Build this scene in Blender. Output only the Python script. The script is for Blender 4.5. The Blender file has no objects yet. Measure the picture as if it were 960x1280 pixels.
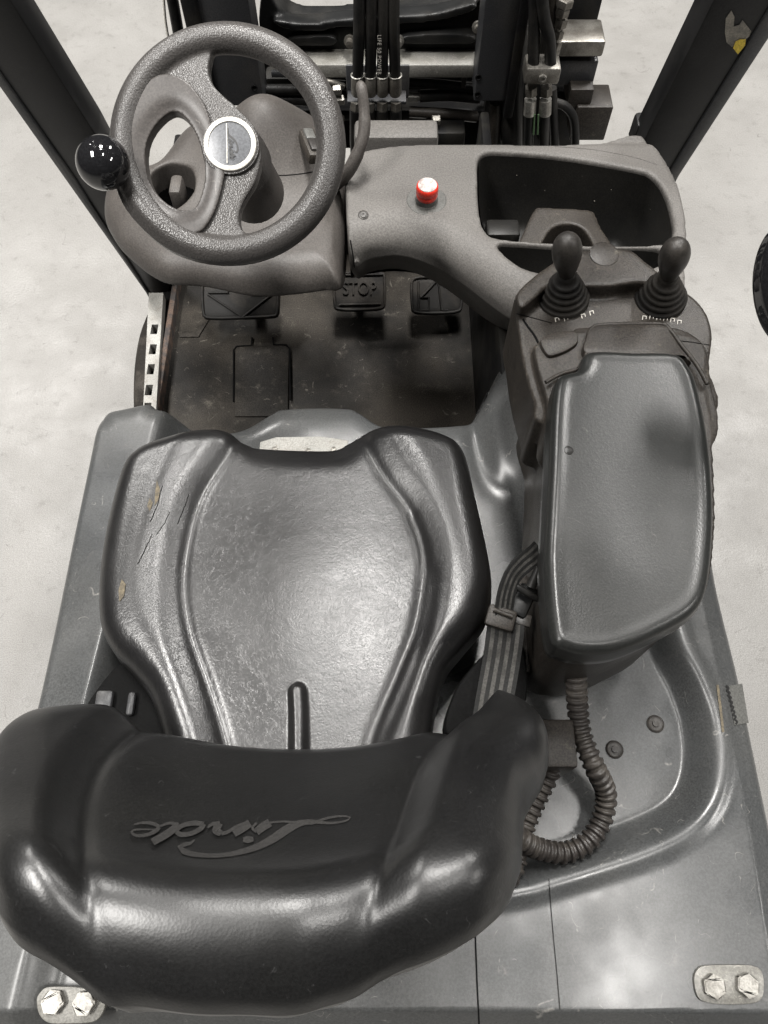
import bpy, bmesh, math, random
import numpy as np
from mathutils import Vector, Matrix
from mathutils.geometry import tessellate_polygon
random.seed(4); rng = np.random.default_rng(4)
R = math.radians
scene = bpy.context.scene
col = scene.collection

# ------------------------------------------------------------------ camera
CAM = np.array([0.0, 0.0, 1.95]); TILT = R(26.0); F = 961.0
cam_d = bpy.data.cameras.new('camera'); cam = bpy.data.objects.new('camera', cam_d); col.objects.link(cam)
cam.location = CAM; cam.rotation_euler = (TILT, 0, 0)
cam_d.sensor_fit = 'VERTICAL'; cam_d.sensor_height = 36.0; cam_d.lens = F / 1280 * 36.0
cam_d.clip_start = 0.02; cam_d.clip_end = 200
scene.camera = cam
# ------------------------------------------------------------------ light
world = bpy.data.worlds.new('World'); scene.world = world; world.use_nodes = True
world.node_tree.nodes['Background'].inputs[0].default_value = (1.0, 0.98, 0.96, 1)
world.node_tree.nodes['Background'].inputs[1].default_value = 0.025
def lamp(name, loc, sx, sy, power, target=None):
    l = bpy.data.lights.new(name, 'AREA'); l.shape = 'RECTANGLE'; l.size = sx; l.size_y = sy
    l.energy = power; l.color = (1.0, 0.975, 0.94)
    o = bpy.data.objects.new(name, l); col.objects.link(o); o.location = loc
    if target is not None:
        o.rotation_euler = (Vector(target) - Vector(loc)).to_track_quat('-Z', 'Y').to_euler()
    return o
for lx, ly, pw, sx, sy in ((-2.9, -.3, 560, .9, 2.2), (.1, 2.35, 540, .9, 1.8), (1.45, -.35, 170, .7, .9), (3.6, 4.8, 420, .8, 2.2), (-3.8, 5.4, 460, .8, 2.2), (6.5, -1.5, 300, .8, 2.2)):
    lamp('hall_lamp', (lx, ly, 6.5), sx, sy, pw)
vs = scene.view_settings
vs.view_transform = 'Standard'; vs.look = 'None'; vs.exposure = 0.10; vs.gamma = 1.0; vs.use_curve_mapping = False

# ------------------------------------------------------------------ pixel -> place
AX = np.array([0, math.sin(TILT), -math.cos(TILT)]); UP = np.array([0, math.cos(TILT), math.sin(TILT)]); RT = np.array([1.0, 0, 0])
def ray(px, py): return AX + (px - 480) / F * RT + (640 - py) / F * UP
def W(px, py, z): d = ray(px, py); return CAM + d * (z - CAM[2]) / d[2]
def WY(px, py, y): d = ray(px, py); return CAM + d * (y - CAM[1]) / d[1]
def WP(px, py, p0, n): d = ray(px, py); return CAM + d * (np.dot(np.asarray(p0) - CAM, n) / np.dot(d, n))
def WL(pts, z): return np.array([W(p[0], p[1], z)[:2] for p in pts])

# ------------------------------------------------------------------ curves and distances
def spl(pts, n, closed=False):
    P = np.array(pts, float); m = len(P)
    if closed: Q = np.vstack([P[-1:], P, P[:2]]); segs = m
    else: Q = np.vstack([2 * P[:1] - P[1:2], P, 2 * P[-1:] - P[-2:-1]]); segs = m - 1
    dense = []
    for i in range(segs):
        p0, p1, p2, p3 = Q[i:i + 4]
        for t in np.linspace(0, 1, 24, endpoint=False):
            dense.append(0.5 * (2 * p1 + (p2 - p0) * t + (2 * p0 - 5 * p1 + 4 * p2 - p3) * t * t + (3 * p1 - p0 - 3 * p2 + p3) * t ** 3))
    dense.append(Q[1] if closed else P[-1]); D = np.array(dense)
    L = np.concatenate([[0], np.cumsum(np.linalg.norm(np.diff(D, axis=0), axis=1))])
    s = np.linspace(0, L[-1], n, endpoint=not closed)
    return np.stack([np.interp(s, L, D[:, k]) for k in range(D.shape[1])], 1)
def pdist(X, Y, pts, closed=False):
    """distance to a polyline and the sign of the side (left of travel +)"""
    P = np.asarray(pts, float)[:, :2]
    if closed: P = np.vstack([P, P[:1]])
    best = np.full(X.shape, 1e9); side = np.zeros(X.shape)
    for a, b in zip(P[:-1], P[1:]):
        d = b - a; l2 = d @ d + 1e-12
        t = np.clip(((X - a[0]) * d[0] + (Y - a[1]) * d[1]) / l2, 0, 1)
        ex = X - a[0] - t * d[0]; ey = Y - a[1] - t * d[1]; dd = np.hypot(ex, ey)
        s = np.sign(d[0] * (Y - a[1]) - d[1] * (X - a[0])); m = dd < best
        best = np.where(m, dd, best); side = np.where(m, s, side)
    return best, side
def inside(X, Y, pts):
    P = np.asarray(pts, float); c = np.zeros(X.shape, bool); j = len(P) - 1
    for i in range(len(P)):
        xi, yi = P[i, :2]; xj, yj = P[j, :2]
        cond = ((yi > Y) != (yj > Y)) & (X < (xj - xi) * (Y - yi) / (yj - yi + 1e-15) + xi)
        c ^= cond; j = i
    return c
def sst(a, b, x): t = np.clip((x - a) / (b - a), 0, 1); return t * t * (3 - 2 * t)
def gau(d, w): return np.exp(-(d / w) ** 2)
def roll(d, r): q = np.clip(1 - d / r, 0, 1); return r * (1 - np.sqrt(np.clip(1 - q * q, 0, 1)))

# ------------------------------------------------------------------ objects
def mk(name, V, Fc, mat, parent=None, smooth=True, sharp=None):
    me = bpy.data.meshes.new(name); me.from_pydata([tuple(map(float, v)) for v in V], [], [tuple(int(i) for i in f) for f in Fc]); me.update()
    return link(name, me, mat, parent, smooth, sharp)
def link(name, me, mat, parent=None, smooth=True, sharp=None):
    o = bpy.data.objects.new(name, me); col.objects.link(o)
    if mat: me.materials.clear(); me.materials.append(mat)
    if smooth:
        me.polygons.foreach_set('use_smooth', [True] * len(me.polygons))
        if sharp: me.set_sharp_from_angle(angle=R(sharp))
    if parent: o.parent = parent
    return o
def from_bm(name, bm, mat, parent=None, smooth=True, sharp=35):
    bmesh.ops.recalc_face_normals(bm, faces=bm.faces[:])
    me = bpy.data.meshes.new(name); bm.to_mesh(me); bm.free()
    return link(name, me, mat, parent, smooth, sharp)
def frame(axis):
    a = np.asarray(axis, float); a = a / np.linalg.norm(a)
    h = np.array([1.0, 0, 0]) if abs(a[0]) < 0.9 else np.array([0, 1.0, 0])
    u = np.cross(h, a); u /= np.linalg.norm(u); return u, np.cross(a, u), a
def tube_vf(pts, r, seg=12, cap=True):
    P = np.array(pts, float); n = len(P); r = np.full(n, r) if np.isscalar(r) else np.asarray(r, float)
    T = np.gradient(P, axis=0); T /= np.linalg.norm(T, axis=1)[:, None] + 1e-12
    u, _, _ = frame(T[0]); V = []; Fc = []
    for i in range(n):
        u = u - (u @ T[i]) * T[i]; u /= np.linalg.norm(u); w = np.cross(T[i], u)
        for k in range(seg):
            a = 2 * math.pi * k / seg; V.append(P[i] + r[i] * (math.cos(a) * u + math.sin(a) * w))
    for i in range(n - 1):
        for k in range(seg):
            k2 = (k + 1) % seg; Fc.append((i * seg + k, i * seg + k2, (i + 1) * seg + k2, (i + 1) * seg + k))
    if cap: Fc.append(tuple(range(seg))[::-1]); Fc.append(tuple((n - 1) * seg + k for k in range(seg)))
    return V, Fc
def tube(name, pts, r, mat, parent=None, n=None, seg=12, sharp=50):
    if n: pts = spl(pts, n)
    V, Fc = tube_vf(pts, r, seg); return mk(name, V, Fc, mat, parent, True, sharp)
def lathe_vf(prof, c, axis, seg=32):
    u, w, a = frame(axis); c = np.asarray(c, float); V = []; Fc = []; n = len(prof)
    for r, h in prof:
        for k in range(seg):
            t = 2 * math.pi * k / seg; V.append(c + a * h + max(r, 1e-5) * (math.cos(t) * u + math.sin(t) * w))
    for i in range(n - 1):
        for k in range(seg):
            k2 = (k + 1) % seg; Fc.append((i * seg + k, i * seg + k2, (i + 1) * seg + k2, (i + 1) * seg + k))
    Fc.append(tuple(range(seg))[::-1]); Fc.append(tuple((n - 1) * seg + k for k in range(seg)))
    return V, Fc
def lathe(name, prof, c, axis, mat, parent=None, seg=32, sharp=40):
    V, Fc = lathe_vf(prof, c, axis, seg); return mk(name, V, Fc, mat, parent, True, sharp)
def add_vf(bm, V, Fc):
    vv = [bm.verts.new(tuple(map(float, v))) for v in V]
    for f in Fc:
        try: bm.faces.new([vv[i] for i in f])
        except ValueError: pass
def box_vf(c, size, rot=None):
    V = []; M = np.eye(3) if rot is None else np.array(rot)
    for sx in (-.5, .5):
        for sy in (-.5, .5):
            for sz in (-.5, .5): V.append(np.asarray(c) + M @ np.array([sx * size[0], sy * size[1], sz * size[2]]))
    return V, [(0, 1, 3, 2), (4, 6, 7, 5), (0, 4, 5, 1), (2, 3, 7, 6), (0, 2, 6, 4), (1, 5, 7, 3)]
def box(name, c, size, mat, parent=None, bev=0.003, rot=None, seg=2):
    bm = bmesh.new(); add_vf(bm, *box_vf(c, size, rot))
    if bev: bmesh.ops.bevel(bm, geom=bm.edges[:], offset=bev, segments=seg, affect='EDGES', profile=.5)
    return from_bm(name, bm, mat, parent)
def prism_vf(outer, z0, z1, holes=()):
    """outer, holes: lists of xy; z0, z1 numbers -> closed solid"""
    loops = [list(map(tuple, np.asarray(l)[:, :2])) for l in [outer, *holes]]
    tri = tessellate_polygon([[Vector((x, y, 0)) for x, y in l] for l in loops])
    flat = [p for l in loops for p in l]; n = len(flat)
    V = [(x, y, z1) for x, y in flat] + [(x, y, z0) for x, y in flat]
    Fc = [tuple(t) for t in tri] + [tuple(i + n for i in t[::-1]) for t in tri]
    o = 0
    for l in loops:
        m = len(l)
        for i in range(m):
            j = (i + 1) % m; Fc.append((o + i, o + j, n + o + j, n + o + i))
        o += m
    return V, Fc
def prism(name, outer, z0, z1, mat, parent=None, holes=(), bev=0.0, M=None, seg=2):
    bm = bmesh.new(); add_vf(bm, *prism_vf(outer, z0, z1, holes)); bmesh.ops.recalc_face_normals(bm, faces=bm.faces[:])
    if bev:
        ed = [e for e in bm.edges if len(e.link_faces) == 2 and e.calc_face_angle(0) > R(40)]
        bmesh.ops.bevel(bm, geom=ed, offset=bev, segments=seg, affect='EDGES', profile=.5)
    if M is not None: bm.transform(M)
    return from_bm(name, bm, mat, parent)
def mold(name, bm, voxel, it, mat, parent=None, warp=None, fac=.5, sharp=None):
    """voxel-remesh a rough assembly and relax it: a moulded piece with rounded edges"""
    bmesh.ops.recalc_face_normals(bm, faces=bm.faces[:])
    me = bpy.data.meshes.new('tmp'); bm.to_mesh(me); bm.free()
    t = bpy.data.objects.new('tmp', me); col.objects.link(t)
    m = t.modifiers.new('r', 'REMESH'); m.mode = 'VOXEL'; m.voxel_size = voxel
    if it: s = t.modifiers.new('s', 'SMOOTH'); s.iterations = it; s.factor = fac
    dg = bpy.context.evaluated_depsgraph_get(); dg.update()
    nm = bpy.data.meshes.new_from_object(t.evaluated_get(dg)); bpy.data.objects.remove(t); bpy.data.meshes.remove(me)
    nm.name = name
    if warp:
        a = np.empty(len(nm.vertices) * 3); nm.vertices.foreach_get('co', a); a = a.reshape(-1, 3); a = warp(a)
        nm.vertices.foreach_set('co', a.ravel()); nm.update()
    return link(name, nm, mat, parent, True, sharp)
def disk(outline, center, nr, power=0.6):
    """rings from the outline to a centre: returns uv (N,2), faces, ring count first ring = outline"""
    O = np.asarray(outline)[:, :2]; c = np.asarray(center, float); m = len(O)
    t = 1 - np.linspace(0, 1, nr, endpoint=False) ** (1 / power)
    uv = np.concatenate([c + (O - c) * k for k in t] + [c[None]])
    Fc = []
    for i in range(nr - 1):
        for k in range(m):
            k2 = (k + 1) % m; Fc.append((i * m + k, i * m + k2, (i + 1) * m + k2, (i + 1) * m + k))
    last = (nr - 1) * m
    for k in range(m): Fc.append((last + k, last + (k + 1) % m, nr * m))
    return uv, Fc
def ribbon(name, px, hw, place, mat, parent, n=40, lift=0.0):
    """strip given in picture pixels and half widths, laid on a surface"""
    A = np.array([(p[0], p[1], h) for p, h in zip(px, hw if hasattr(hw, '__len__') else [hw] * len(px))]); A = spl(A, n) if len(A) > 2 else A
    T = np.gradient(A[:, :2], axis=0); T /= np.linalg.norm(T, axis=1)[:, None] + 1e-9
    V = []; Fc = []
    xs = np.empty(2 * len(A)); ys = np.empty(2 * len(A))
    xs[0::2] = A[:, 0] - T[:, 1] * A[:, 2]; xs[1::2] = A[:, 0] + T[:, 1] * A[:, 2]
    ys[0::2] = A[:, 1] + T[:, 0] * A[:, 2]; ys[1::2] = A[:, 1] - T[:, 0] * A[:, 2]
    V = list(place(xs, ys)) if getattr(place, 'vec', False) else [place(x, y) for x, y in zip(xs, ys)]
    for i in range(len(A) - 1): Fc.append((2 * i, 2 * i + 1, 2 * i + 3, 2 * i + 2))
    return V, Fc

def vec(f): f.vec = True; return f
from mathutils.bvhtree import BVHTree
_bvh = {}
def on_obj(o, px, py, up=.001):
    if o.name not in _bvh:
        _bvh[o.name] = BVHTree.FromPolygons([v.co.copy() for v in o.data.vertices], [tuple(p.vertices) for p in o.data.polygons])
    d = Vector(ray(px, py)).normalized(); loc, nr, i, dist = _bvh[o.name].ray_cast(Vector(CAM), d)
    if loc is None: return None
    if nr.dot(d) > 0: nr = -nr
    return np.array(loc + nr * up)
def seam(name, o, pts, r, matn, n=40, up=0.0, parent=None):
    P = [on_obj(o, *p, up) for p in spl(np.array(pts, float), n)]; P = [p for p in P if p is not None]
    return tube(name, P, r, M[matn], parent or o, None, 6)
# ------------------------------------------------------------------ materials
def mat(name, c, rough=.5, c2=None, vs_=6, vr=(.45, .62), metal=0, grain=None, bump2=None, rvar=0, spec=.5, coat=0, c3=None, v3=40, vr3=(.62, .72), cracks=None, spk=.16, scr=None, hair=None, wrk=None):
    m = bpy.data.materials.new(name); m.use_nodes = True; nt = m.node_tree; N = nt.nodes; L = nt.links
    b = N['Principled BSDF']; b.inputs['Base Color'].default_value = (*c, 1); b.inputs['Roughness'].default_value = rough
    b.inputs['Metallic'].default_value = metal; b.inputs['Specular IOR Level'].default_value = spec; b.inputs['Coat Weight'].default_value = coat
    tc = N.new('ShaderNodeTexCoord')
    def noise(sc, det=6, ro=.6, dist=0):
        n = N.new('ShaderNodeTexNoise'); n.inputs['Scale'].default_value = sc; n.inputs['Detail'].default_value = det
        n.inputs['Roughness'].default_value = ro; n.inputs['Distortion'].default_value = dist; L.new(tc.outputs['Object'], n.inputs['Vector']); return n.outputs['Fac']
    def rampf(s, lo, hi, a=0., bb=1.):
        r = N.new('ShaderNodeMapRange'); r.inputs[1].default_value = lo; r.inputs[2].default_value = hi; r.inputs[3].default_value = a; r.inputs[4].default_value = bb
        r.interpolation_type = 'SMOOTHSTEP'; L.new(s, r.inputs[0]); return r.outputs[0]
    cur = None
    def mix(fac, A, colr):
        x = N.new('ShaderNodeMix'); x.data_type = 'RGBA'; L.new(fac, x.inputs[0])
        if A is None: x.inputs[6].default_value = (*c, 1)
        else: L.new(A, x.inputs[6])
        x.inputs[7].default_value = (*colr, 1); return x.outputs[2]
    if c2 is not None: cur = mix(rampf(noise(vs_), *vr), cur, c2)
    if c3 is not None: cur = mix(rampf(noise(v3, 4, .65), *vr3), cur, c3)
    if scr:      # fine straight scratches: (colour, scale, threshold, angle)
        for k_ in range(2):
            mp = N.new('ShaderNodeMapping'); mp.inputs['Rotation'].default_value = (0, 0, scr[3] + k_ * 1.1); mp.inputs['Scale'].default_value = (scr[1] * .06, scr[1], scr[1] * .3)
            L.new(tc.outputs['Object'], mp.inputs['Vector']); nz = N.new('ShaderNodeTexNoise'); nz.inputs['Scale'].default_value = 1; nz.inputs['Detail'].default_value = 2; nz.inputs['Distortion'].default_value = .6
            L.new(mp.outputs[0], nz.inputs['Vector']); cur = mix(rampf(nz.outputs['Fac'], scr[2], scr[2] + .05, 0, .7), cur, scr[0])
    if hair:     # thin curved scuffs: (colour, scale, width, mask threshold)
        for k_ in range(2):
            n1 = noise(hair[1] * (1 + .7 * k_), 2, .5, .4); sb_ = N.new('ShaderNodeMath'); sb_.operation = 'SUBTRACT'; L.new(n1, sb_.inputs[0]); sb_.inputs[1].default_value = .5 + .06 * k_
            ab = N.new('ShaderNodeMath'); ab.operation = 'ABSOLUTE'; L.new(sb_.outputs[0], ab.inputs[0])
            ml = N.new('ShaderNodeMath'); ml.operation = 'MULTIPLY'; L.new(rampf(ab.outputs[0], 0, hair[2], .85, 0), ml.inputs[0]); L.new(rampf(noise(hair[1] * (2.3 + k_), 4, .6), hair[3], hair[3] + .08), ml.inputs[1])
            cur = mix(ml.outputs[0], cur, hair[0])
    if spk:
        if cur is None: rg = N.new('ShaderNodeRGB'); rg.outputs[0].default_value = (*c, 1); cur = rg.outputs[0]
        vm = N.new('ShaderNodeVectorMath'); vm.operation = 'SCALE'; L.new(cur, vm.inputs[0]); L.new(rampf(noise(380, 3, .7), .3, .7, 1 - spk * 1.6, 1 + spk * 1.6), vm.inputs['Scale']); cur = vm.outputs[0]
    if cur is not None: L.new(cur, b.inputs['Base Color'])
    if rvar: L.new(rampf(noise(7, 3), .3, .72, max(.03, rough - rvar), rough + rvar), b.inputs['Roughness'])
    nrm = None
    def bump(h, st, dist):
        nonlocal nrm
        x = N.new('ShaderNodeBump'); x.inputs['Strength'].default_value = st; x.inputs['Distance'].default_value = dist; L.new(h, x.inputs['Height'])
        if nrm is not None: L.new(nrm, x.inputs['Normal'])
        nrm = x.outputs['Normal']
    if bump2: bump(noise(bump2[0], 3), bump2[1], bump2[2])
    if wrk:      # fine wandering creases: (scale, strength, depth)
        for k_ in range(2):
            n1 = noise(wrk[0] * (1 + .8 * k_), 3, .6, 1.2); sb_ = N.new('ShaderNodeMath'); sb_.operation = 'SUBTRACT'; L.new(n1, sb_.inputs[0]); sb_.inputs[1].default_value = .5
            ab = N.new('ShaderNodeMath'); ab.operation = 'ABSOLUTE'; L.new(sb_.outputs[0], ab.inputs[0]); bump(rampf(ab.outputs[0], 0, .035), wrk[1], wrk[2])
    if cracks:
        v = N.new('ShaderNodeTexVoronoi'); v.feature = 'DISTANCE_TO_EDGE'; v.inputs['Scale'].default_value = cracks[0]
        ad = N.new('ShaderNodeVectorMath'); ad.operation = 'MULTIPLY_ADD'; nz = N.new('ShaderNodeTexNoise'); nz.inputs['Scale'].default_value = cracks[0] * .5
        L.new(tc.outputs['Object'], nz.inputs['Vector']); L.new(nz.outputs['Color'], ad.inputs[0]); ad.inputs[1].default_value = (.03, .03, .03); L.new(tc.outputs['Object'], ad.inputs[2])
        L.new(ad.outputs[0], v.inputs['Vector']); bump(rampf(v.outputs['Distance'], 0, .12), cracks[1], cracks[2])
    if grain:
        if len(grain) > 3:
            v = N.new('ShaderNodeTexVoronoi'); v.inputs['Scale'].default_value = grain[0]; L.new(tc.outputs['Object'], v.inputs['Vector']); bump(v.outputs['Distance'], grain[1], grain[2])
        else: bump(noise(grain[0], 2), grain[1], grain[2])
    if nrm is not None: L.new(nrm, b.inputs['Normal'])
    return m
M = {}
M['concrete'] = mat('concrete', (.208, .203, .194), .5, (.170, .165, .156), 1.5, (.3, .70), c3=(.125, .12, .112), v3=24, vr3=(.54, .86), rvar=.12, grain=(130, .45, .002), bump2=(14, .2, .004), spk=.16, hair=((.10, .094, .087), 7, .004, .55))
M['leather'] = mat('leather', (.0075, .0075, .008), .33, (.0115, .011, .0107), 4, (.2, .8), rvar=.05, spec=.65, wrk=(48, .10, .0006), grain=(360, .10, .0008, 'v'), bump2=(40, .15, .003), hair=((.024, .0235, .022), 26, .010, .54))
M['leather_back'] = mat('leather_back', (.0065, .0065, .007), .35, (.0095, .0095, .009), 4, (.2, .8), rvar=.05, spec=.65, grain=(400, .10, .0006, 'v'), bump2=(30, .10, .003), hair=((.028, .028, .028), 30, .01, .58))
M['hood'] = mat('hood', (.048, .0502, .0515), .31, (.061, .0615, .060), 4, (.25, .75), c3=(.13, .122, .113), v3=30, vr3=(.64, .90), rvar=.09, grain=(500, .06, .0005), hair=((.17, .165, .155), 12, .006, .56), spk=.16)
M['dash'] = mat('dash', (.086, .081, .076), .52, (.110, .104, .097), 5, (.25, .75), rvar=.06, grain=(750, .5, .0010), c3=(.20, .19, .177), v3=70, vr3=(.66, .88), spk=.17, spec=0.3)
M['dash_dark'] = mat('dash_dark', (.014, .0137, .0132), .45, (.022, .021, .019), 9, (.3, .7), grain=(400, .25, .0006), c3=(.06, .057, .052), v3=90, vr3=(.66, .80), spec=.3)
M['column'] = mat('column', (.052, .047, .0435), .46, (.078, .071, .065), 6, (.25, .75), rvar=.07, grain=(800, .4, .0008), c3=(.14, .128, .113), v3=60, vr3=(.66, .88), spk=.17, spec=0.3)
M['wheel_foam'] = mat('wheel_foam', (.038, .0355, .034), .34, (.050, .0465, .044), 8, (.25, .75), rvar=.05, grain=(480, .32, .0011, 'v'), spk=.16, spec=0.4)
M['wheel_insert'] = mat('wheel_insert', (.043, .039, .037), .38, (.062, .056, .052), 7, (.25, .75), rvar=.08, grain=(900, .15, .0004), hair=((.14, .13, .12), 20, .01, .58), spec=0.28)
M['console'] = mat('console', (.020, .0175, .0155), .42, (.036, .031, .026), 8, (.25, .75), c3=(.095, .084, .066), v3=45, vr3=(.60, .84), rvar=.08, grain=(700, .4, .0009), spk=.35, spec=0.28)
M['pad'] = mat('pad', (.0125, .0135, .013), .32, (.0175, .0178, .017), 3, (.2, .8), rvar=.04, spec=.40, grain=(420, .14, .0005, 'v'), c3=(.035, .033, .03), v3=130, vr3=(.62, .80), hair=((.045, .043, .04), 20, .006, .56), spk=.16)
M['rubber'] = mat('rubber', (.010, .0095, .009), .5, (.02, .018, .016), 12, grain=(600, .2, .0005), spec=0.25)
M['knob'] = mat('knob', (.022, .020, .0185), .42, (.04, .036, .032), 18, rvar=.06, grain=(900, .2, .0004), spec=0.35)
M['gloss'] = mat('gloss', (.010, .010, .011), .06, coat=.5)
M['post'] = mat('post', (.0075, .0077, .0083), .40, (.016, .016, .0165), 7, grain=(500, .12, .0006), rvar=.08, spec=0.3)
M['post_edge'] = mat('post_edge', (.045, .047, .05), .4, (.07, .07, .07), 9, rvar=.08)
M['steel_dark'] = mat('steel_dark', (.010, .010, .0105), .45, (.02, .019, .017), 10, grain=(400, .2, .0008), rvar=.1, spec=0.15)
M['mast'] = mat('mast', (.034, .035, .038), .42, (.048, .047, .047), 8, grain=(450, .15, .0006), rvar=.08, spec=0.3)
M['cast'] = mat('cast', (.008, .0083, .0085), .42, (.016, .0155, .0145), 9, rvar=.1, bump2=(50, .2, .002), spec=0.2)
M['steel'] = mat('steel', (.22, .21, .19), .42, (.13, .12, .105), 25, (.4, .65), metal=.7, rvar=.1, grain=(300, .1, .0006))
M['steel_bright'] = mat('steel_bright', (.38, .37, .34), .36, (.25, .24, .22), 40, metal=.8, rvar=.1, grain=(260, .15, .0005))
M['galv'] = mat('galv', (.29, .285, .265), .5, (.25, .24, .22), 30, metal=.2, rvar=.1, c3=(.13, .11, .085), v3=60, vr3=(.62, .76), grain=(260, .2, .0006))
M['hose'] = mat('hose', (.008, .008, .008), .45, (.018, .017, .0155), 20, grain=(500, .2, .0006), spec=0.25)
M['conduit'] = mat('conduit', (.033, .029, .0265), .42, (.055, .049, .043), 25, rvar=.06, spec=0.35)
M['mat'] = mat('mat', (.012, .0112, .0102), .6, (.048, .042, .035), 4.5, (.35, .72), c3=(.10, .09, .076), v3=22, vr3=(.56, .82), grain=(220, .45, .0018), rvar=.1, spk=.3, hair=((.12, .11, .095), 12, .008, .56), spec=0.15)
M['rust'] = mat('rust', (.09, .06, .045), .8, (.035, .03, .028), 40, (.4, .6), grain=(200, .5, .002))
M['pedal'] = mat('pedal', (.014, .0133, .0125), .55, (.035, .031, .027), 14, grain=(400, .3, .0008), spec=0.2)
M['red'] = mat('red', (.62, .035, .02), .3)
M['white'] = mat('white', (.38, .35, .335), .5, (.26, .22, .205), 90, spec=.2)
M['badge'] = mat('badge', (.10, .104, .112), .3, metal=.15, rvar=.04)
M['ring'] = mat('ring', (.62, .60, .55), .4)
M['print'] = mat('print', (.028, .027, .026), .5)
M['ink'] = mat('ink', (.50, .48, .44), .5)
M['black'] = mat('black', (.008, .008, .008), .5)
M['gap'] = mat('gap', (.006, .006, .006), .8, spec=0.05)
M['web_a'] = mat('web_a', (.014, .014, .0137), .7, spec=.2, grain=(900, .5, .001))
M['web_b'] = mat('web_b', (.062, .060, .056), .7, (.04, .039, .036), 60, spec=.2, grain=(900, .5, .001))
M['yellow'] = mat('yellow', (.75, .55, .04), .45)
M['glue'] = mat('glue', (.28, .26, .22), .6, (.18, .17, .15), 60)
M['foamtear'] = mat('foamtear', (.13, .108, .07), .8, (.06, .05, .036), 160, (.3, .7), grain=(400, .5, .001))
M['green'] = mat('green', (.06, .11, .05), .6)
M['tyre'] = mat('tyre', (.030, .027, .024), .75, (.06, .054, .047), 25, grain=(200, .4, .002), spec=0.1)
M['bolt'] = mat('bolt', (.30, .29, .265), .45, (.20, .19, .17), 60, metal=.2, grain=(300, .3, .0006))
M['crossbar'] = mat('crossbar', (.20, .195, .18), .45, (.13, .125, .11), 22, (.3, .7), grain=(300, .2, .001), hair=((.3, .29, .26), 20, .01, .52))
M['hinge'] = mat('hinge', (.20, .195, .18), .45, (.14, .135, .12), 35, (.3, .7), metal=.2, rvar=.1, grain=(260, .25, .0006), hair=((.3, .29, .26), 25, .01, .52))
M['label_grey'] = mat('label_grey', (.085, .085, .08), .4, spec=0.3)

# ------------------------------------------------------------------ setting
fl = mk('floor', [(-30, -20, 0), (30, -20, 0), (30, 40, 0), (-30, 40, 0)], [(0, 1, 2, 3)], M['concrete'], None, False)
fl['kind'] = 'structure'; fl['label'] = 'pale beige scuffed concrete hall floor'

# ------------------------------------------------------------------ the truck
truck = bpy.data.objects.new('forklift', None); col.objects.link(truck)
truck['label'] = 'grey forklift seen from above the seat, black seat, steering wheel and lever console'
truck['category'] = 'forklift'

# ---- hood
HZ = .86
hood_px = [(121, 540), (126, 522), (136, 513), (160, 510), (190, 508), (206, 517), (270, 521), (302, 516), (336, 497), (352, 492), (430, 491), (450, 497), (472, 511), (492, 514), (560, 512), (588, 507), (600, 496), (613, 474), (622, 455), (642, 434), (665, 424), (760, 410), (850, 430), (880, 520), (893, 640), (900, 720), (929, 840), (956, 967), (1010, 1220), (1030, 1330), (600, 1345), (300, 1345), (-60, 1340), (-30, 1200), (52, 880), (96, 665), (112, 585)]
ho = spl(np.array([W(*p, HZ)[:2] for p in hood_px]), 760, True)
uv, Fc = disk(ho, W(430, 800, HZ)[:2], 150, .75)
X, Y = uv[:, 0], uv[:, 1]
crest = spl(WL([(215, 470), (202, 515), (180, 600), (152, 700), (122, 820), (106, 885), (60, 1080), (20, 1250), (0, 1340)], .885), 60)
trayp = spl(WL([(820, 700), (842, 800), (866, 850), (884, 900), (889, 955), (878, 1000), (850, 1032), (800, 1057), (740, 1077), (690, 1092), (640, 1105), (500, 1122), (300, 1125)], .85), 80)
tray_poly = np.vstack([trayp, WL([(-200, 1130), (-200, 200), (1000, 200), (900, 600)], .85)])
hump = spl(WL([(605, 455), (592, 500), (596, 545), (608, 590), (628, 622), (655, 650), (700, 690)], .86), 50)
sidec = spl(WL([(850, 640), (876, 760), (896, 850), (912, 930), (936, 1062), (953, 1170), (968, 1270), (980, 1340)], HZ), 40)
rearc = WL([(-300, 1258), (1200, 1266)], HZ)
frontedge = spl(np.array([W(*p, HZ)[:2] for p in hood_px[1:20]]), 160)
def hood_z(X, Y):
    z = np.full(X.shape, .862)
    d, s = pdist(X, Y, trayp); ins = inside(X, Y, tray_poly)
    sd = np.where(ins, -d, d); z -= .034 * (1 - sst(-.034, .004, sd)); z += .005 * gau(sd - .012, .012)
    d, s = pdist(X, Y, crest); sd = np.where(s > 0, d, -d)          # outside (left) negative
    sh = .030 + np.where(sd < 0, .18 * sd, 0)
    zs = .862 + sh
    k = sst(-.004, .045, sd); z = np.where(sd < .05, zs * (1 - k) + z * k, z)
    d, s = pdist(X, Y, hump); sd = np.where(s > 0, d, -d); 
    lim = sst(.55, .70, Y)
    z += lim * (.062 * sst(.0, .085, sd) - .006 * gau(sd, .014) + .004 * gau(sd - .03, .010))
    d, s = pdist(X, Y, sidec); sd = np.where(s > 0, -d, d) * -1
    d2 = np.where(s > 0, d, 0); z -= .45 * np.maximum(d2 - .004, 0) * 0 + .0
    out = (s > 0); z -= np.where(out, .40 * np.maximum(d - .004, 0), 0)
    d, s = pdist(X, Y, rearc); z -= np.where(s < 0, 1.2 * d, 0)
    d, s = pdist(X, Y, frontedge); z -= np.where(d < .045, roll(d, .045), 0) * .5
    # centre tab in front of the seat
    c = W(392, 525, HZ); z += .012 * gau(np.hypot((X - c[0]) / .10, (Y - c[1]) / .06), 1)
    return z
Zh = hood_z(X, Y)
dO, _ = pdist(X, Y, ho, True); Zh -= roll(dO, .014)
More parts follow.
